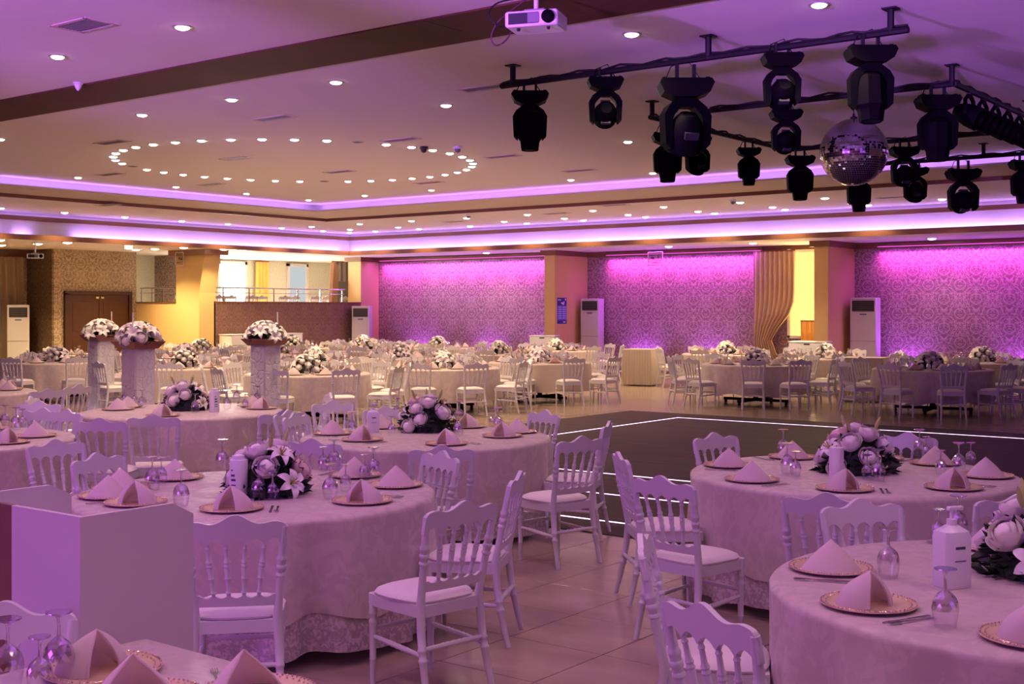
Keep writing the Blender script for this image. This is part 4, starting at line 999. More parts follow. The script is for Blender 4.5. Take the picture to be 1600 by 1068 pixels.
# cutlery pair: knife and fork are two things
kn = thing('table_knife', 'x', 'knife')
MB().prism([(-0.105, -0.007), (-0.01, -0.005), (-0.01, 0.006), (-0.105, 0.008), (-0.11, 0.0)], 0, 0.004, lambda a, b, t: (a, b, t)).build('handle', STEEL, kn)
MB().prism([(-0.01, -0.005), (0.08, -0.008), (0.10, -0.004), (0.108, 0.006), (-0.01, 0.006)], 0.001, 0.003, lambda a, b, t: (a, b, t)).build('blade', STEEL, kn)
KN = Proto(kn)
fk = thing('table_fork', 'x', 'fork')
MB().prism([(-0.1, -0.007), (-0.03, -0.0035), (0.04, -0.003), (0.055, -0.011), (0.055, 0.011), (0.04, 0.003), (-0.03, 0.0035), (-0.1, 0.007), (-0.104, 0)], 0, 0.003, lambda a, b, t: (a, b, t + 0.004 * max(0, a / 0.05))).build('handle', STEEL, fk)
for k in range(4): MB().box((0.075, -0.0095 + 0.0063 * k, 0.0055), (0.044, 0.0032, 0.002)).build('tine', STEEL, fk, smooth=False)
FK = Proto(fk)

# ------------------------------------------------------------------ flowers
def rose_geo(open_=1.0, lo=False):
    m = MB(); m.lathe([(0.0, -0.03), (0.024, -0.02), (0.034, 0.0), (0.032, 0.016), (0.018, 0.026), (0.0, 0.022)], 8 if lo else 12, cap=False)
    if lo:
        for k in range(4):
            a = k * PI / 2 + 0.4
            m.grid(2, 2, lambda u, v: ((0.034 + 0.012 * v) * math.cos(a + (u - 0.5) * 1.7), (0.034 + 0.012 * v) * math.sin(a + (u - 0.5) * 1.7), -0.028 + 0.05 * v - 0.012 * abs(2 * u - 1) * v))
        return m
    for ring_, (n, rk, e0, e1, fl_) in enumerate([(3, 0.032, -40, 62, 0.0), (4, 0.039, -55, 52, 0.002), (5, 0.046, -65, 36 * open_, 0.006), (5, 0.051, -75, 12 * open_, 0.011)]):
        for k in range(n):
            a = 2 * PI * k / n + ring_ * 0.7
            def fn(u, v, a=a, rk=rk, e0=e0, e1=e1, fl_=fl_, n=n):
                e = abs(2 * u - 1); el = R(e0 + (e1 - e0) * v * (1 - 0.22 * e * e)); th = a + (u - 0.5) * (2 * PI / n) * 1.35 * (1 - 0.25 * v * v)
                r = rk * math.cos(el) + fl_ * v ** 3 + 0.002 * (1 - e)
                return (r * math.cos(th), r * math.sin(th), rk * math.sin(el) * 0.95)
            m.grid(6, 5, fn)
    return m
def lily_geo(lo=False):
    m = MB(); nu, nv = (2, 3) if lo else (4, 7)
    for k in range(6):
        a = 2 * PI * k / 6 + (0.1 if k % 2 else 0); L = 0.115 if k % 2 else 0.105
        def fn(u, v, a=a, L=L):
            w_ = 0.052 * math.sin(PI * min(1, 0.12 + 0.88 * v)) ** 0.8 * (1 if v < 0.98 else 0.05); s = (u - 0.5) * w_
            r = 0.006 + L * (v - 0.12 * v * v); z = 0.07 * v - 0.075 * v ** 3 + 0.5 * abs(s) * (1 - v)
            return (r * math.cos(a) - s * math.sin(a), r * math.sin(a) + s * math.cos(a), z)
        m.grid(nu, nv, fn)
    return m
def throat_geo():
    m = MB()
    for k in range(6):
        a = 2 * PI * k / 6 + 0.5; m.tube([(0, 0, 0.005), (0.022 * math.cos(a), 0.022 * math.sin(a), 0.055)], [0.0025, 0.004], 5)
    m.lathe([(0.0, -0.01), (0.012, 0.0), (0.014, 0.012)], 8, cap=False); return m
ROSE = [rose_geo(1.0).mesh('rose', PETAL, ang=80), rose_geo(0.85).mesh('rose', PETALP, ang=80), rose_geo(1.15).mesh('rose', PETAL, ang=80)]
LIL = lily_geo().mesh('lily', LILY, ang=80); THR = throat_geo().mesh('throat', STAMEN)
BUDM = MB().lathe([(0, -0.04), (0.008, -0.03), (0.012, 0.0), (0.007, 0.035), (0, 0.05)], 8, cap=False).mesh('lily_bud', BUD)
def foliage_geo(seed, n, rx, rz, base=0.0, size=1.0):
    rn = random.Random(seed); m = MB()
    m.lathe([(rx * 0.74 * math.sin(PI * k / 16), base + rz * 0.86 * math.cos(PI * k / 16)) for k in range(9)], 16, cap=False)
    for _ in range(n):
        th = math.acos(rn.uniform(-0.12, 0.98)); ph = rn.uniform(0, 2 * PI); d = Vector((math.sin(th) * math.cos(ph), math.sin(th) * math.sin(ph), math.cos(th)))
        p = Vector((d.x * rx, d.y * rx, base + max(0.01, d.z * rz))) * rn.uniform(0.68, 0.84); p.z = max(p.z, 0.006)
        ax = (d + Vector((rn.gauss(0, .5), rn.gauss(0, .5), rn.gauss(0, .4)))).normalized(); sd = ax.cross(Vector((rn.gauss(0, 1), rn.gauss(0, 1), rn.gauss(0, 1)))).normalized()
        L = rn.uniform(0.05, 0.095) * size; W = L * rn.uniform(0.16, 0.3); up_ = ax.cross(sd) * L * 0.1
        i = len(m.v)
        pts = [p, p + ax * L * 0.4 + sd * W + up_, p + ax * L, p + ax * L * 0.4 - sd * W + up_, p + ax * L * 0.5 - up_]
        for q in pts: m.v.append((q.x, q.y, max(q.z, 0.003)))
        m.face((i, i + 1, i + 4)); m.face((i + 1, i + 2, i + 4)); m.face((i + 2, i + 3, i + 4)); m.face((i + 3, i, i + 4))
    return m
def orient(o, p, d, sc_=1.0, spin=0.0):
    q = d.to_track_quat('Z', 'Y'); o.rotation_mode = 'QUATERNION'; o.rotation_quaternion = q @ Matrix.Rotation(spin, 3, 'Z').to_quaternion(); o.location = p; o.scale = (sc_,) * 3
def dome_spots(seed, n, rx, rz, lo_el, base):
    rn = random.Random(seed); out = []
    for k in range(n):
        el = lo_el + (1 - lo_el) * ((k + 0.5) / n) ** 0.85; el = min(0.98, el); ph = k * 2.39996 + rn.uniform(-0.25, 0.25) + seed
        h = math.sqrt(1 - el * el); d = Vector((h * math.cos(ph), h * math.sin(ph), el)); out.append((Vector((d.x * rx, d.y * rx, base + d.z * rz)), (d + Vector((0, 0, 0.15))).normalized(), rn))
    return out
def centrepiece(seed):
    t = thing('flower_centrepiece', 'x', 'flowers'); foliage_geo(seed, 230, 0.25, 0.27).build('foliage', LEAF, t, ang=20, fix=False)
    MB().lathe([(0.13, 0.0), (0.15, 0.01), (0.15, 0.05), (0.12, 0.05)], 24).build('bowl', DARK, t)
    for i, (p, d, rn) in enumerate(dome_spots(seed, 13, 0.225, 0.28, 0.14, 0.0)):
        if i % 4 == 1:
            o = link('lily', LIL, t); orient(o, p * 1.03, d, rn.uniform(0.8, 0.95), rn.uniform(0, 6)); h_ = link('throat', THR, o)
        else:
            o = link('rose', ROSE[i % 3], t); orient(o, p, d, rn.uniform(1.15, 1.35), rn.uniform(0, 6))
    for k in range(3):
        a = seed + k * 2.1; o = link('lily_bud', BUDM, t); orient(o, Vector((0.13 * math.cos(a), 0.13 * math.sin(a), 0.31)), Vector((0.4 * math.cos(a), 0.4 * math.sin(a), 1)).normalized(), 1.1)
    return Proto(t)
CP = [centrepiece(s) for s in (1, 2, 3)]
def joined_blooms(seed, n, rx, rz, lil_every, base=0.0, scale=1.3, lo=True):
    m = MB(); rg = rose_geo(1.0, True); lg = lily_geo(True)
    for i, (p, d, rn) in enumerate(dome_spots(seed, n, rx, rz, 0.1, base)):
        g = lg if lil_every and i % lil_every == 1 else rg; s = rn.uniform(0.9, 1.1) * scale
        Mx = Matrix.Translation(p) @ d.to_track_quat('Z', 'Y').to_matrix().to_4x4() @ Matrix.Rotation(rn.uniform(0, 6), 4, 'Z') @ Matrix.Scale(s, 4); i0 = len(m.v)
        for v in g.v: m.v.append(tuple(Mx @ Vector(v)))
        for f in g.f: m.face([i0 + k for k in f])
    return m
FARF = [(foliage_geo(20 + i, 70, 0.24, 0.26, size=1.3).mesh('foliage', LEAF, ang=20, fix=False), joined_blooms(5 + i, 20, 0.215, 0.28, 4).mesh('blossoms', PETAL, ang=80, fix=False)) for i in range(3)]
def far_flowers(i, p, rz, lab, grp):
    t = thing('flower_centrepiece', lab, 'flowers', p, rz, grp); link('foliage', FARF[i % 3][0], t); b = link('blossoms', FARF[i % 3][1], t); return t

# ------------------------------------------------------------------ bottles
def pump_bottle(p, rz, lab, s=1.0):
    t = thing('pump_bottle', lab, 'bottle', p, rz)
    sq = [(0.048, -0.03), (0.048, 0.03), (0.03, 0.04), (-0.03, 0.04), (-0.048, 0.03), (-0.048, -0.03), (-0.03, -0.04), (0.03, -0.04)]
    m = MB(); zs = [(0.0, 0.93), (0.006, 1.0), (0.155, 1.0), (0.172, 0.9), (0.182, 0.6), (0.19, 0.36)]
    for z, k in zs:
        for (x, y) in sq: m.v.append((x * k * s, y * k * s, z * s))
    for j in range(len(zs) - 1):
        for k in range(8): m.face((j * 8 + k, j * 8 + (k + 1) % 8, j * 8 + 8 + (k + 1) % 8, j * 8 + 8 + k))
    m.face(list(range(7, -1, -1))); m.face([40 + k for k in range(8)]); m.build('body', PLAST, t, ang=35)
    MB().lathe([(0.016 * s, 0.188 * s), (0.016 * s, 0.208 * s), (0.006 * s, 0.21 * s), (0.006 * s, 0.235 * s)], 12).build('collar', PLAST, t)
    MB().box((0.012 * s, 0, 0.24 * s), (0.055 * s, 0.016 * s, 0.013 * s), ch=0.003).build('pump_head', PLAST, t)
    MB().box((0, -0.0405 * s, 0.125 * s), (0.035 * s, 0.002, 0.008 * s)).build('print', INK, t, smooth=False)
    MB().box((0, -0.0405 * s, 0.085 * s), (0.04 * s, 0.002, 0.004 * s)).build('print', GREY, t, smooth=False)
    return t
def canister(p, rz, lab, h=0.215, r=0.05, text=True, nm='wipes_canister', cat='canister'):
    t = thing(nm, lab, cat, p, rz)
    MB().lathe([(r * 0.96, 0), (r, 0.005), (r, h - 0.012), (r * 0.97, h - 0.002), (r * 0.85, h), (0.0, h)], 28, cap=False).build('body', PLAST if text else WAX, t)
    if text:
        for (a0, z0, w_, hh) in [(-0.6, 0.155, 0.22, 0.008), (-0.62, 0.125, 0.5, 0.012), (-0.62, 0.10, 0.6, 0.012), (-0.6, 0.075, 0.6, 0.006), (-0.62, 0.055, 0.62, 0.006)]:
            m = MB(); m.grid(6, 1, lambda u, v: ((r + 0.001) * math.sin(a0 + w_ * u), -(r + 0.001) * math.cos(a0 + w_ * u), h / 0.215 * (z0 + hh * v))); m.build('print', INK, t, fix=False)
        MB().lathe([(r * 0.7, h), (r * 0.66, h + 0.02), (r * 0.3, h + 0.026), (0, h + 0.026)], 20, cap=False).build('cap', PLAST, t)
    else:
        MB().tube([(0, 0, h - 0.002), (0.002, 0, h + 0.012)], 0.0015, 5).build('wick', DARK, t)
    return t

# ------------------------------------------------------------------ laying the tables
def face_rz(f): return math.atan2(-f.x, f.y)
def clock(p, c):
    d = p - c; x = d.dot(RV); y = d.dot(FV); return int(round((math.degrees(math.atan2(x, y)) % 360) / 30)) % 12
USED = set()
SEATS = []; CENTRES = []
def uniq(kind, c_, desc, h):
    """twelve clock places per table seen from above, the far side being twelve"""
    for k in (0, 1, -1, 2, -2, 3, -3, 4, -4, 5, -5, 6):
        hh = (h + k) % 12
        if (kind, desc, hh) not in USED:
            USED.add((kind, desc, hh)); return '%s at %s o\'clock of %s' % (c_, NUM[hh], desc)
    return '%s at %s' % (c_, desc)
def chair_at(c, desc, u, ytop, turn=0.0, grp='', mind=1.5):
    z = (EYE - 0.917) * FOC / (ytop - HZ); p = atz(u, z, 0)
    d = (p - c); d.z = 0
    if d.dot(FV) > 0.35 * d.length: mind = 1.22
    if d.length < mind: d = d.normalized() * mind; p = c + d; p.z = 0
    f = -d.normalized(); f = Matrix.Rotation(R(turn), 3, 'Z') @ f
    q = p + f * 0.275; SEATS.append(q)
    CH.put((q.x, q.y, 0), face_rz(f), uniq('chair', 'white spindle-back chair', desc, clock(p, c)), grp)
def setting(c, desc, p, openv, full=True, face=None, grp='', jit=0.0, nap=True):
    d = (p - c); d.z = 0; f = d.normalized() if face is None else face; h = clock(p, c); rz = face_rz(f)
    if full: PLT.put((p.x, p.y, TOPZ), 0, uniq('plate', 'gold beaded charger plate', desc, h), 'charger plates')
    else: tag(link('charger_plate', plate_far, None, (p.x, p.y, TOPZ)), uniq('plate', 'gold charger plate', desc, h), 'plate', 'charger plates')
    if nap:
        o = link('folded_napkin', NAPM[openv], None, (p.x, p.y, TOPZ + 0.005), rz + PI + jit); tag(o, uniq('napkin', 'open-fronted tented napkin' if openv else 'smooth tented napkin', desc, h), 'napkin', 'folded napkins')
def cutlery(c, desc, p, rot):
    d = (p - c); d.z = 0; f = d.normalized(); sd = Vector((-f.y, f.x, 0)); h = clock(p, c)
    for k, pr_, nm in ((0.205, KN, 'table knife'), (0.235, FK, 'table fork')):
        q = p + sd * k * rot; pr_.put((q.x, q.y, TOPZ + 0.001), math.atan2(f.y, f.x) + 0.12, uniq(nm, 'steel ' + nm, desc, h), nm + 's')
NEAR = [
 # id, u, z, description, napkins (u, v, open), glasses (u, v, big), chairs (u, ytop, turn), cloth
 ('T1', 400, 7.05, 'the round table behind the podium', [(170, 768, 0), (212, 791, 1), (362, 800, 1), (566, 788, 1), (622, 763, 0), (575, 745, 0), (258, 749, 0), (120, 782, 0), (455, 735, 0)],
  [(283, 793, 1), (238, 768, 1), (252, 758, 0), (516, 782, 1), (540, 770, 0), (505, 738, 0), (522, 735, 1), (405, 783, 1), (426, 784, 0), (347, 735, 1), (570, 752, 0), (584, 750, 1)],
  [(368, 803, 0), (722, 781, 0), (808, 735, 0), (683, 704, 0), (165, 708, 0), (87, 686, 0)], 0),
 ('T2', 666, 10.15, 'the pump-bottle table beside the dance floor', [(510, 682, 0), (566, 692, 1), (683, 692, 1), (785, 686, 1), (823, 679, 0), (760, 665, 1), (563, 667, 0), (640, 660, 0)],
  [(550, 682, 1), (545, 676, 0), (612, 682, 0), (716, 684, 1), (718, 662, 1), (778, 674, 1), (620, 656, 1), (770, 670, 0)],
  [(487, 645, 0), (453, 640, 0), (520, 625, 0), (632, 642, 0), (816, 642, 0), (907, 680, 0), (947, 657, 0), (490, 684, 0), (690, 694, 0)], 1),
 ('T3', 285, 12.7, 'the table before the flower columns', [(160, 638, 0), (185, 644, 0), (268, 650, 1), (432, 642, 1), (447, 636, 0), (330, 632, 0)],
  [(222, 640, 1), (196, 632, 1), (210, 634, 0), (305, 647, 1), (355, 641, 1), (383, 640, 0), (370, 630, 1), (402, 633, 1)],
  [(150, 618, 0), (450, 614, 0), (240, 646, 0), (157, 652, 0), (440, 640, 0)], 2),
 ('T4', -92, 9.9, 'the half-seen table beside the podium', [(55, 686, 0), (12, 696, 1), (42, 664, 1), (-20, 660, 0)], [(25, 674, 1), (35, 669, 0), (8, 670, 1)],
  [(87, 640, 0), (60, 626, 0), (6, 644, 0)], 0),
 ('T5', -77, 15.6, 'the edge table at the aisle end', [(16, 612, 1), (60, 606, 0), (-10, 614, 0)], [(5, 604, 1), (20, 604, 1), (12, 601, 0)],
  [(74, 606, 0), (121, 600, 0)], 1),
 ('T7', 1332, 7.86, 'the candle table across the aisle', [(1135, 732, 0), (1172, 755, 0), (1320, 769, 1), (1496, 768, 1), (1556, 749, 0), (1490, 726, 0), (1216, 714, 0), (1400, 708, 0)],
  [(1230, 742, 1), (1243, 746, 0), (1224, 716, 1), (1372, 754, 1), (1355, 752, 0), (1437, 716, 1), (1447, 719, 0), (1470, 744, 0), (1498, 741, 1), (1517, 730, 0)],
  [(1157, 680, 0), (1390, 683, 0), (1600, 698, 0), (972, 705, 0), (1035, 742, 0), (1292, 768, 0), (1590, 770, 0)], 2),
 ('T8', 1640, 4.6, 'the front table with the tall bottle', [(1287, 893, 0), (1352, 951, 1), (1612, 1018, 1), (1530, 845, 0)],
  [(1388, 905, 1), (1477, 982, 1), (1466, 852, 0), (1497, 842, 1)], [(1052, 835, 0), (1105, 940, 0), (1390, 790, 0)], 0),
]
NC = {}
for (k, u, z, desc, naps, gls, chs, ci) in NEAR:
    c = atz(u, z, 0); NC[k] = c; rz0 = u * 0.01
    TB.put((c.x, c.y, 0), rz0, 'dark round banquet table hidden under the cloth of ' + desc, 'round banquet tables')
    cl = link('tablecloth', CLOTH[ci][0], None, (c.x, c.y, 0), rz0); tag(cl, 'champagne jacquard cloth with sequin lace hem on ' + desc, 'tablecloth', 'round tablecloths')
    link('lace_hem', CLOTH[ci][1], cl)
    for (a, b, o_) in naps:
        p = at(a, b - 4, TOPZ); d = p - c; d.z = 0
        if d.length > 0.80: p = c + d.normalized() * 0.80; p.z = TOPZ
        elif d.length < 0.6: p = c + d.normalized() * 0.68; p.z = TOPZ
        tocam = Vector((-p.x, -p.y, 0)).normalized(); f = tocam if o_ else -tocam
        jit = random.uniform(0.45, 0.95) * random.choice((-1, 1)) if o_ else random.uniform(-0.35, 0.35)
        setting(c, desc, p, o_, True, (f if o_ else f), 'x', jit)
        if k in ('T1', 'T7', 'T8', 'T2'): cutlery(c, desc, p, 1)
    for (a, b, big) in gls:
        p = at(a, b - 3, TOPZ); h = clock(p, c)
        (G1 if big else G2).put((p.x, p.y, TOPZ), random.uniform(0, 6), uniq('glass%d' % big, 'upturned cut wine glass' if big else 'small upturned goblet', desc, h), 'upturned wine glasses' if big else 'upturned goblets')
    for (a, b, tn) in chs: chair_at(c, desc, a, b, tn, 'white chairs at the near tables')
def on_table(u, v): return at(u, v, TOPZ)
def cpiece(i, u, v, desc, rz): p = on_table(u, v); CP[i].put((p.x, p.y, TOPZ), rz, 'dome of pale roses and lilies on ' + desc, 'flower centrepieces')
cpiece(0, 418, 771, NEAR[0][3], 2.6); cpiece(1, 667, 673, NEAR[1][3], 2.4); cpiece(2, 290, 640, NEAR[2][3], 1.0)
cpiece(0, 1338, 737, NEAR[5][3], 3.7); cpiece(1, 1625, 897, NEAR[6][3], 0.3)
p = on_table(373, 778); canister(p, YAW - 0.1, 'white wipes canister with dark print on the table behind the podium')
p = on_table(583, 675); pump_bottle(p, YAW + 0.3, 'white pump bottle beside roses on the dance floor table')
p = on_table(335, 643); canister(p, YAW + 0.9, 'white wipes canister on the table before the flower columns')
p = on_table(1307, 754); canister(p, 0, 'thick white pillar candle on the table across the aisle', 0.215, 0.043, False, 'pillar_candle', 'candle')
p = on_table(1487, 916); pump_bottle(p, YAW + 0.35, 'tall white pump bottle on the front table', 1.22)

# ------------------------------------------------------------------ tables farther back
def far_table(x, y, desc, i, n=8, full=False, far=True, skip=()):
    c = Vector((x, y, 0)); rn = random.Random(i * 7 + 1)
    if full: TB.put((x, y, 0), rn.uniform(0, 3), 'dark wheeled base of ' + desc, 'round banquet tables')
    tag(link('tablecloth', CLOTHF[i % 3], None, (x, y, 0), rn.uniform(0, 6)), 'pleated champagne cloth over ' + desc, 'tablecloth', 'round tablecloths')
    a0 = rn.uniform(0, 6)
    far_flowers(i, (x + rn.uniform(-.05, .05), y + rn.uniform(-.05, .05), TOPZ), rn.uniform(0, 6), 'white flower dome with dark leaves on ' + desc, 'flower centrepieces')
    for k in range(n):
        a = a0 + 2 * PI * k / n + rn.uniform(-0.06, 0.06); f = Vector((math.cos(a), math.sin(a), 0)); dist = rn.uniform(1.5, 1.66)
        q = c + f * (dist - 0.2)
        if any((q - s_).length < 0.54 for s_ in SEATS) or any((q - s_).length < 1.25 and (s_ - c).length > 0.5 for s_ in CENTRES):
            q = c + f * 1.2
        if any((q - s_).length < 0.5 for s_ in SEATS) or any((q - s_).length < 1.2 and (s_ - c).length > 0.5 for s_ in CENTRES): q = None
        if q is None: continue
        SEATS.append(q); lab = uniq('chair', 'white spindle-back chair', desc, clock(q, c))
        u, v = pix(Vector((q.x, q.y, 0.8)))
        if -90 < u < 1690:
            rz = face_rz(-f) + rn.uniform(-0.15, 0.15)
            if full: CH.put((q.x, q.y, 0), rz, lab, 'white chairs around the dance floor tables')
            else: tag(link('banquet_chair', lo_chair_me, None, (q.x, q.y, 0), rz), lab, 'chair', 'white chairs of the far rows')
        p = c + f * 0.74; p.z = TOPZ
        u, v = pix(p)
        if not (-40 < u < 1640): continue
        setting(c, desc, p, rn.randint(0, 1), False, None, 'x', rn.uniform(-0.6, 0.6) + (PI if rn.random() < 0.5 else 0))
        for (da, r_, big) in ((0.28, 0.58, 1), (0.42, 0.66, 0)):
            g = c + Vector((math.cos(a + da), math.sin(a + da), 0)) * r_
            o = link('wine_glass' if big else 'water_goblet', glass_far_me if big else gob_far_me, None, (g.x, g.y, TOPZ)); h = clock(g, c)
            tag(o, uniq('glass%d' % big, 'upturned cut wine glass' if big else 'small upturned goblet', desc, h), 'glass', 'upturned wine glasses' if big else 'upturned goblets')
for (x_, y_) in [(-10.7, 21.6), (-7.35, 21.7), (-4.0, 21.7), (-13.7, 26.1), (-10.9, 25.3), (-7.6, 25.2), (-4.6, 25.3)]: CENTRES.append(Vector((x_, y_, 0)))
row_n = ['one', 'two', 'three', 'four', 'five']
GX = [-14.5, -18.3, -22.2, -25.2]
GY = [(14.0, 15.0), (16.85, 16.9), (19.8, 19.7), (22.7, 22.6), (25.6, 25.5)]
cnt = 0
for r_ in range(5):
    for k, x in enumerate(GX):
        if (r_ == 0 and k == 3) or (k == 0 and r_ > 2): continue
        CENTRES.append(Vector((min(x + (-0.45 if r_ == 0 and k == 0 else 0) + (0.3 * (r_ % 2) if k else 0), -25.0 if k == 3 else 0), GY[r_][0] + (0.15 if k % 2 else 0), 0)))
for r_ in range(5):
    for k, x in enumerate(GX):
        y = GY[r_][0] + (0.15 if k % 2 else 0); xx = x + (-0.45 if r_ == 0 and k == 0 else 0) + (0.3 * (r_ % 2) if k else 0)
        if (r_ == 0 and k == 3) or (k == 0 and r_ > 2): continue
        if k == 3: xx = min(xx, -25.0)
        far_table(xx, y, 'the %s table in back row %s' % (ordn(k + 1), row_n[r_]), cnt, 10 if (k == 0 and r_ < 3) else 8, full=(k == 0 and r_ < 3) or (r_ == 0 and k < 3)); cnt += 1
for k, (x, y) in enumerate([(-10.7, 21.6), (-7.35, 21.7), (-4.0, 21.7)]):
    far_table(x, y, 'the %s table behind the dance floor' % ordn(k + 1), cnt, 10, full=k < 2); cnt += 1
for k, (x, y) in enumerate([(-13.7, 26.1), (-10.9, 25.3), (-7.6, 25.2), (-4.6, 25.3)]):
    far_table(x, y, 'the %s table of the wall row' % ordn(k + 1), cnt, 8); cnt += 1

# skirted buffet tables
def skirted(x, y, rz, w_, d_, lab):
    t = thing('skirted_table', lab, 'table', (x, y, 0), rz); h = 0.86
    MB().box((0, 0, h - 0.02), (w_, d_, 0.04), ch=0.008).build('top_cloth', CLF, t)
    m = MB(); n = 160; per = 2 * (w_ + d_)
    def edge(s):
        s = (s % 1.0) * per
        if s < w_: return Vector((-w_ / 2 + s, -d_ / 2, 0)), Vector((0, -1, 0))
        s -= w_
        if s < d_: return Vector((w_ / 2, -d_ / 2 + s, 0)), Vector((1, 0, 0))
        s -= d_
        if s < w_: return Vector((w_ / 2 - s, d_ / 2, 0)), Vector((0, 1, 0))
        s -= w_
        return Vector((-w_ / 2, d_ / 2 - s, 0)), Vector((-1, 0, 0))
    def fn(u, v):
        p, nn = edge(u); z = h - 0.02 + (0.05 - h) * v; p = p + nn * (0.004 + (0.012 + 0.022 * v) * (0.5 + 0.5 * math.sin(2 * PI * 44 * u)) * min(1, v * 3)); return (p.x, p.y, z)
    m.grid(n * 2, 5, fn, wrap=True); m.build('box_pleat_skirt', CLF, t, ang=80)
p = atz(1002, 29.4); skirted(p.x, p.y, R(12), 0.72, 0.72, 'small cream skirted buffet table at the aisle to the papered wall')
p = atz(1352, 24.3); skirted(p.x, p.y, R(10), 0.8, 0.7, 'cream skirted buffet table below the widest air conditioner')

# white chairs up on the balcony
for k in range(9):
    y = 22.4 + 0.62 * k
    tag(link('banquet_chair', lo_chair_me, None, (-28.2 - 0.25 * (k % 2), y + 0.35, 1.3 + 0.0), R(90) + random.uniform(-.3, .3)), 'white chair standing on the balcony, %s from the ochre pillar' % ordn(k + 1), 'chair', 'white chairs on the balcony')
for k in range(3):
    tag(link('banquet_chair', lo_chair_me, None, (-29.5 + 0.6 * k, 22.3, 1.3), R(180) + random.uniform(-.3, .3)), 'white chair behind the short railing by the door, %s from the damask wall' % ordn(k + 1), 'chair', 'white chairs behind the short railing')

# ------------------------------------------------------------------ flower columns along the runway
def column(x, y, i, desc):
    t = thing('flower_pedestal', 'square carved white column with a terracotta tray, ' + desc, 'column', (x, y, 0)); s, h = 0.31, 1.26
    MB().box((0, 0, h / 2), (s, s, h)).build('shaft', WH, t, smooth=False)
    for k in range(4):
        a = k * PI / 2; MB().box((math.cos(a) * (s / 2 + 0.004), math.sin(a) * (s / 2 + 0.004), h / 2), (0.012, s - 0.02, h - 0.03), rz=a).build('carved_panel', CARVE, t, smooth=False)
    m = MB(); z0 = h
    for z, r in ((0, 0.19), (0.09, 0.26), (0.1, 0.26), (0.1, 0.235), (0.05, 0.2)):
        for (a, b) in ((-1, -1), (1, -1), (1, 1), (-1, 1)): m.v.append((a * r, b * r, z0 + z))
    for j in range(4):
        for k in range(4): m.face((j * 4 + k, j * 4 + (k + 1) % 4, j * 4 + 4 + (k + 1) % 4, j * 4 + 4 + k))
    m.face((3, 2, 1, 0)); m.face((16, 17, 18, 19)); m.build('tray', TRAY, t, smooth=False)
    fl_ = thing('lily_arrangement', 'low mound of white lilies and roses in the tray ' + desc, 'flowers', (x, y, h + 0.055), i * 1.3, 'lily mounds on the columns')
    foliage_geo(40 + i, 130, 0.27, 0.14, size=1.1).build('foliage', LEAF, fl_, ang=20, fix=False)
    for j, (p, d, rn) in enumerate(dome_spots(9 + i, 19, 0.29, 0.25, 0.06, 0.03)):
        o = link('lily' if j % 3 else 'rose', LIL if j % 3 else ROSE[j % 2 * 2], fl_); orient(o, p, d, rn.uniform(1.1, 1.35) if j % 3 else 1.5, rn.uniform(0, 6))
    cd = thing('taper_candle', 'slender white taper candle rising from the lilies ' + desc, 'candle', (x + 0.13, y + 0.12 - 0.3 * (i == 1), h + 0.05))
    MB().lathe([(0.02, 0), (0.02, 0.01), (0.009, 0.02), (0.009, 0.45)], 8).build('stick', WAX, cd); MB().tube([(0, 0, 0.45), (0, 0, 0.462)], 0.002, 5).build('wick', DARK, cd)
for i, (u, z, ds) in enumerate([(158, 21.4, 'farthest of the three columns'), (216, 17.0, 'nearest of the three columns'), (415, 18.6, 'the column standing apart')]):
    p = atz(u, z); column(p.x, p.y, i, ds)

# ------------------------------------------------------------------ podium and the corner of the foreground table
def lat(l, z): return FV * z + RV * l
P0 = lat(-1.342, 3.84); dw = (FV * 0.44 + RV * -0.58); W_ = dw.length; dw.normalize(); dd_ = (FV * 0.58 + RV * 0.44).normalized(); HPD = 1.154
def pf(a, b, z): q = P0 + dw * a + dd_ * b; return (q.x, q.y, z)
pod = thing('podium', 'white open-topped podium with side panels cut at a slant', 'podium', (0, 0, 0))
PODW = mat('podium_white', (0.72, 0.66, 0.68), 0.45); PODB = mat('podium_brown', (0.22, 0.11, 0.06), 0.5)
side = [(0.0, 0.0), (0.435, 0.0), (0.435, HPD - 0.045), (0.35, HPD), (0.0, HPD)]
for k, nm in ((0, 'near'), (1, 'far')):
    MB().prism(side, W_ * k - (0.018 if k else 0), W_ * k + (0 if k else 0.018), lambda b, z, a: pf(a, b, z)).build('side_panel', PODW, pod, smooth=False)
def pbox(a0, a1, b0, b1, z0, z1, nm, mt):
    m = MB()
    for z in (z0, z1):
        for (a, b) in ((a0, b0), (a1, b0), (a1, b1), (a0, b1)): m.v.append(pf(a, b, z))
    for f in ((3, 2, 1, 0), (4, 5, 6, 7), (0, 1, 5, 4), (1, 2, 6, 5), (2, 3, 7, 6), (3, 0, 4, 7)): m.face(f)
    return m.build(nm, mt, pod, smooth=False)
pbox(0.018, 0.385, 0.0, 0.018, 0.0, HPD, 'front_panel', PODW); pbox(0.385, W_ - 0.018, 0.0, 0.018, 0.0, HPD, 'timber_panel', PODB)
pbox(0.018, W_ - 0.018, 0.018, 0.435, 0.96, 0.978, 'shelf', PODW); pbox(0.018, W_ - 0.018, 0.40, 0.418, 0.0, 1.02, 'back_panel', PODW)
pbox(0.018, W_ - 0.018, 0.018, 0.40, 0.05, 0.068, 'shelf', PODW)
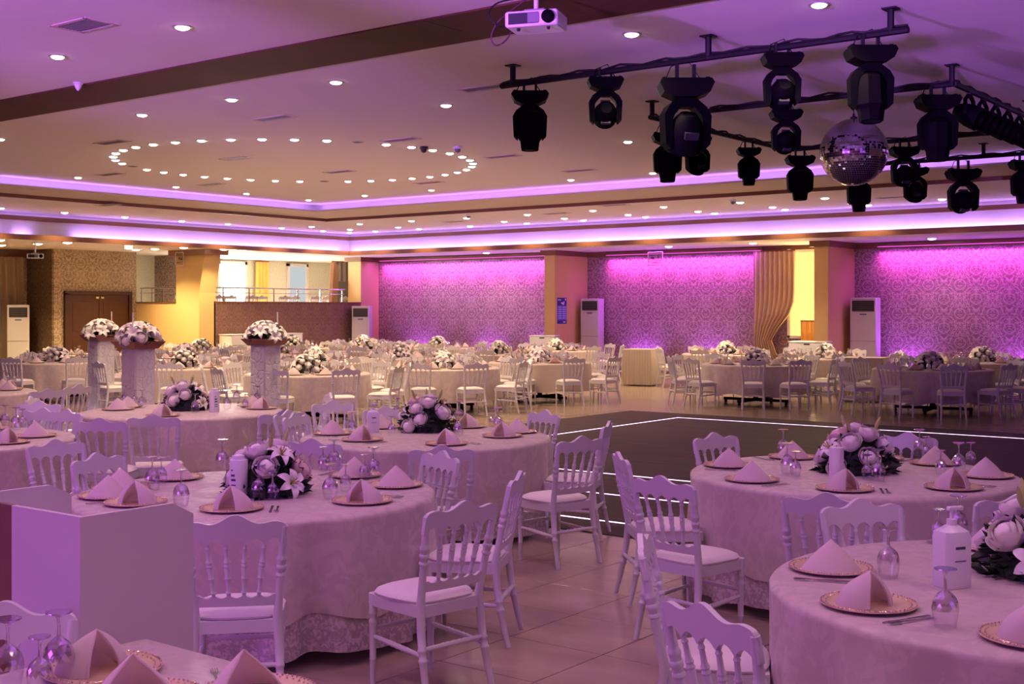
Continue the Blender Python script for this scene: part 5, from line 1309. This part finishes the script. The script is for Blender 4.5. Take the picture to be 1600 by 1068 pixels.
# foreground rectangular table
kc = at(226, 997, TOPZ); RW, RD = 1.55, 0.95
rt = thing('rectangular_table', 'rectangular table hidden under the plain cloth in front of the podium', 'table', (kc.x + RW / 2, kc.y - RD / 2, 0))
MB().box((0, 0, TH - 0.02), (RW - 0.01, RD - 0.01, 0.03)).build('tabletop', BROWN, rt, smooth=False)
for a in (-1, 1):
    for b in (-1, 1): MB().tube([(a * (RW / 2 - 0.12), b * (RD / 2 - 0.1), 0), (a * (RW / 2 - 0.12), b * (RD / 2 - 0.1), TH - 0.03)], 0.02, 8).build('leg', BLACKM, rt)
m = MB(); x, y = RW / 2, RD / 2
pts2 = []
for k in range(120):
    s = k / 120 * 2 * (RW + RD)
    if s < RW: q = (-x + s, -y, 0, -1)
    elif s < RW + RD: q = (x, -y + s - RW, 1, 0)
    elif s < 2 * RW + RD: q = (x - (s - RW - RD), y, 0, 1)
    else: q = (-x, y - (s - 2 * RW - RD), -1, 0)
    pts2.append(q)
for (z, f) in ((TOPZ, 0.0), (TOPZ - 0.006, 0.006), (0.5, 0.02), (0.12, 0.045)):
    for k, (px_, py_, nx, ny) in enumerate(pts2):
        w_ = f * (1 + 0.8 * math.sin(k * 0.9)) if f > 0.01 else f; m.v.append((px_ + nx * w_, py_ + ny * w_, z))
for j in range(3):
    for k in range(120): m.face((j * 120 + k, j * 120 + (k + 1) % 120, (j + 1) * 120 + (k + 1) % 120, (j + 1) * 120 + k))
m.face(list(range(120)))
tag(m.build('tablecloth', CL[2], None, ang=50), 'plain pinkish cloth on the rectangular table in front of the podium', 'tablecloth').location = (kc.x + RW / 2, kc.y - RD / 2, 0)
RC = Vector((kc.x + RW / 2, kc.y - RD / 2, 0)); RDESC = 'the rectangular foreground table'
def rset(u, v, openv, first, spin):
    p = at(u, v, TOPZ); PLT.put((p.x, p.y, TOPZ), 0, 'gold beaded charger plate, %s along the rectangular foreground table' % ordn(first), 'charger plates')
    tocam = Vector((-p.x, -p.y, 0)).normalized()
    q = p - RV * 0.02
    tag(link('folded_napkin', NAPM[openv], None, (q.x, q.y, TOPZ + 0.005), face_rz(tocam) + PI + spin), '%s tented napkin, %s along the rectangular foreground table' % ('upright open' if openv else 'smooth', ordn(first)), 'napkin', 'folded napkins')
rset(160, 1050, 1, 1, 0.5); rset(222, 1098, 0, 2, 0.2); rset(400, 1090, 0, 3, 0.6)
for k, (u, v, big) in enumerate([(12, 1075, 1), (62, 1082, 0), (92, 1062, 1)]):
    p = at(u, v, TOPZ); (G1 if big else G2).put((p.x, p.y, TOPZ), 0.3 * k, '%s upturned glass, %s from the podium on the rectangular foreground table' % ('tall' if big else 'short', ordn(k + 1)), 'upturned wine glasses' if big else 'upturned goblets')
p = at(338, 1062, TOPZ); FK.put((p.x, p.y, TOPZ + 0.001), YAW + R(108), 'steel fork with tines toward the podium on the rectangular table', 'table forks')
# chair drawn up to the rectangular table
p = atz(5, 3.72); f = (RV * 0.08 - FV).normalized(); q = p + f * 0.275
CH.put((q.x, q.y, 0), face_rz(f), 'white spindle-back chair between the podium and the rectangular foreground table', 'white chairs at the near tables')
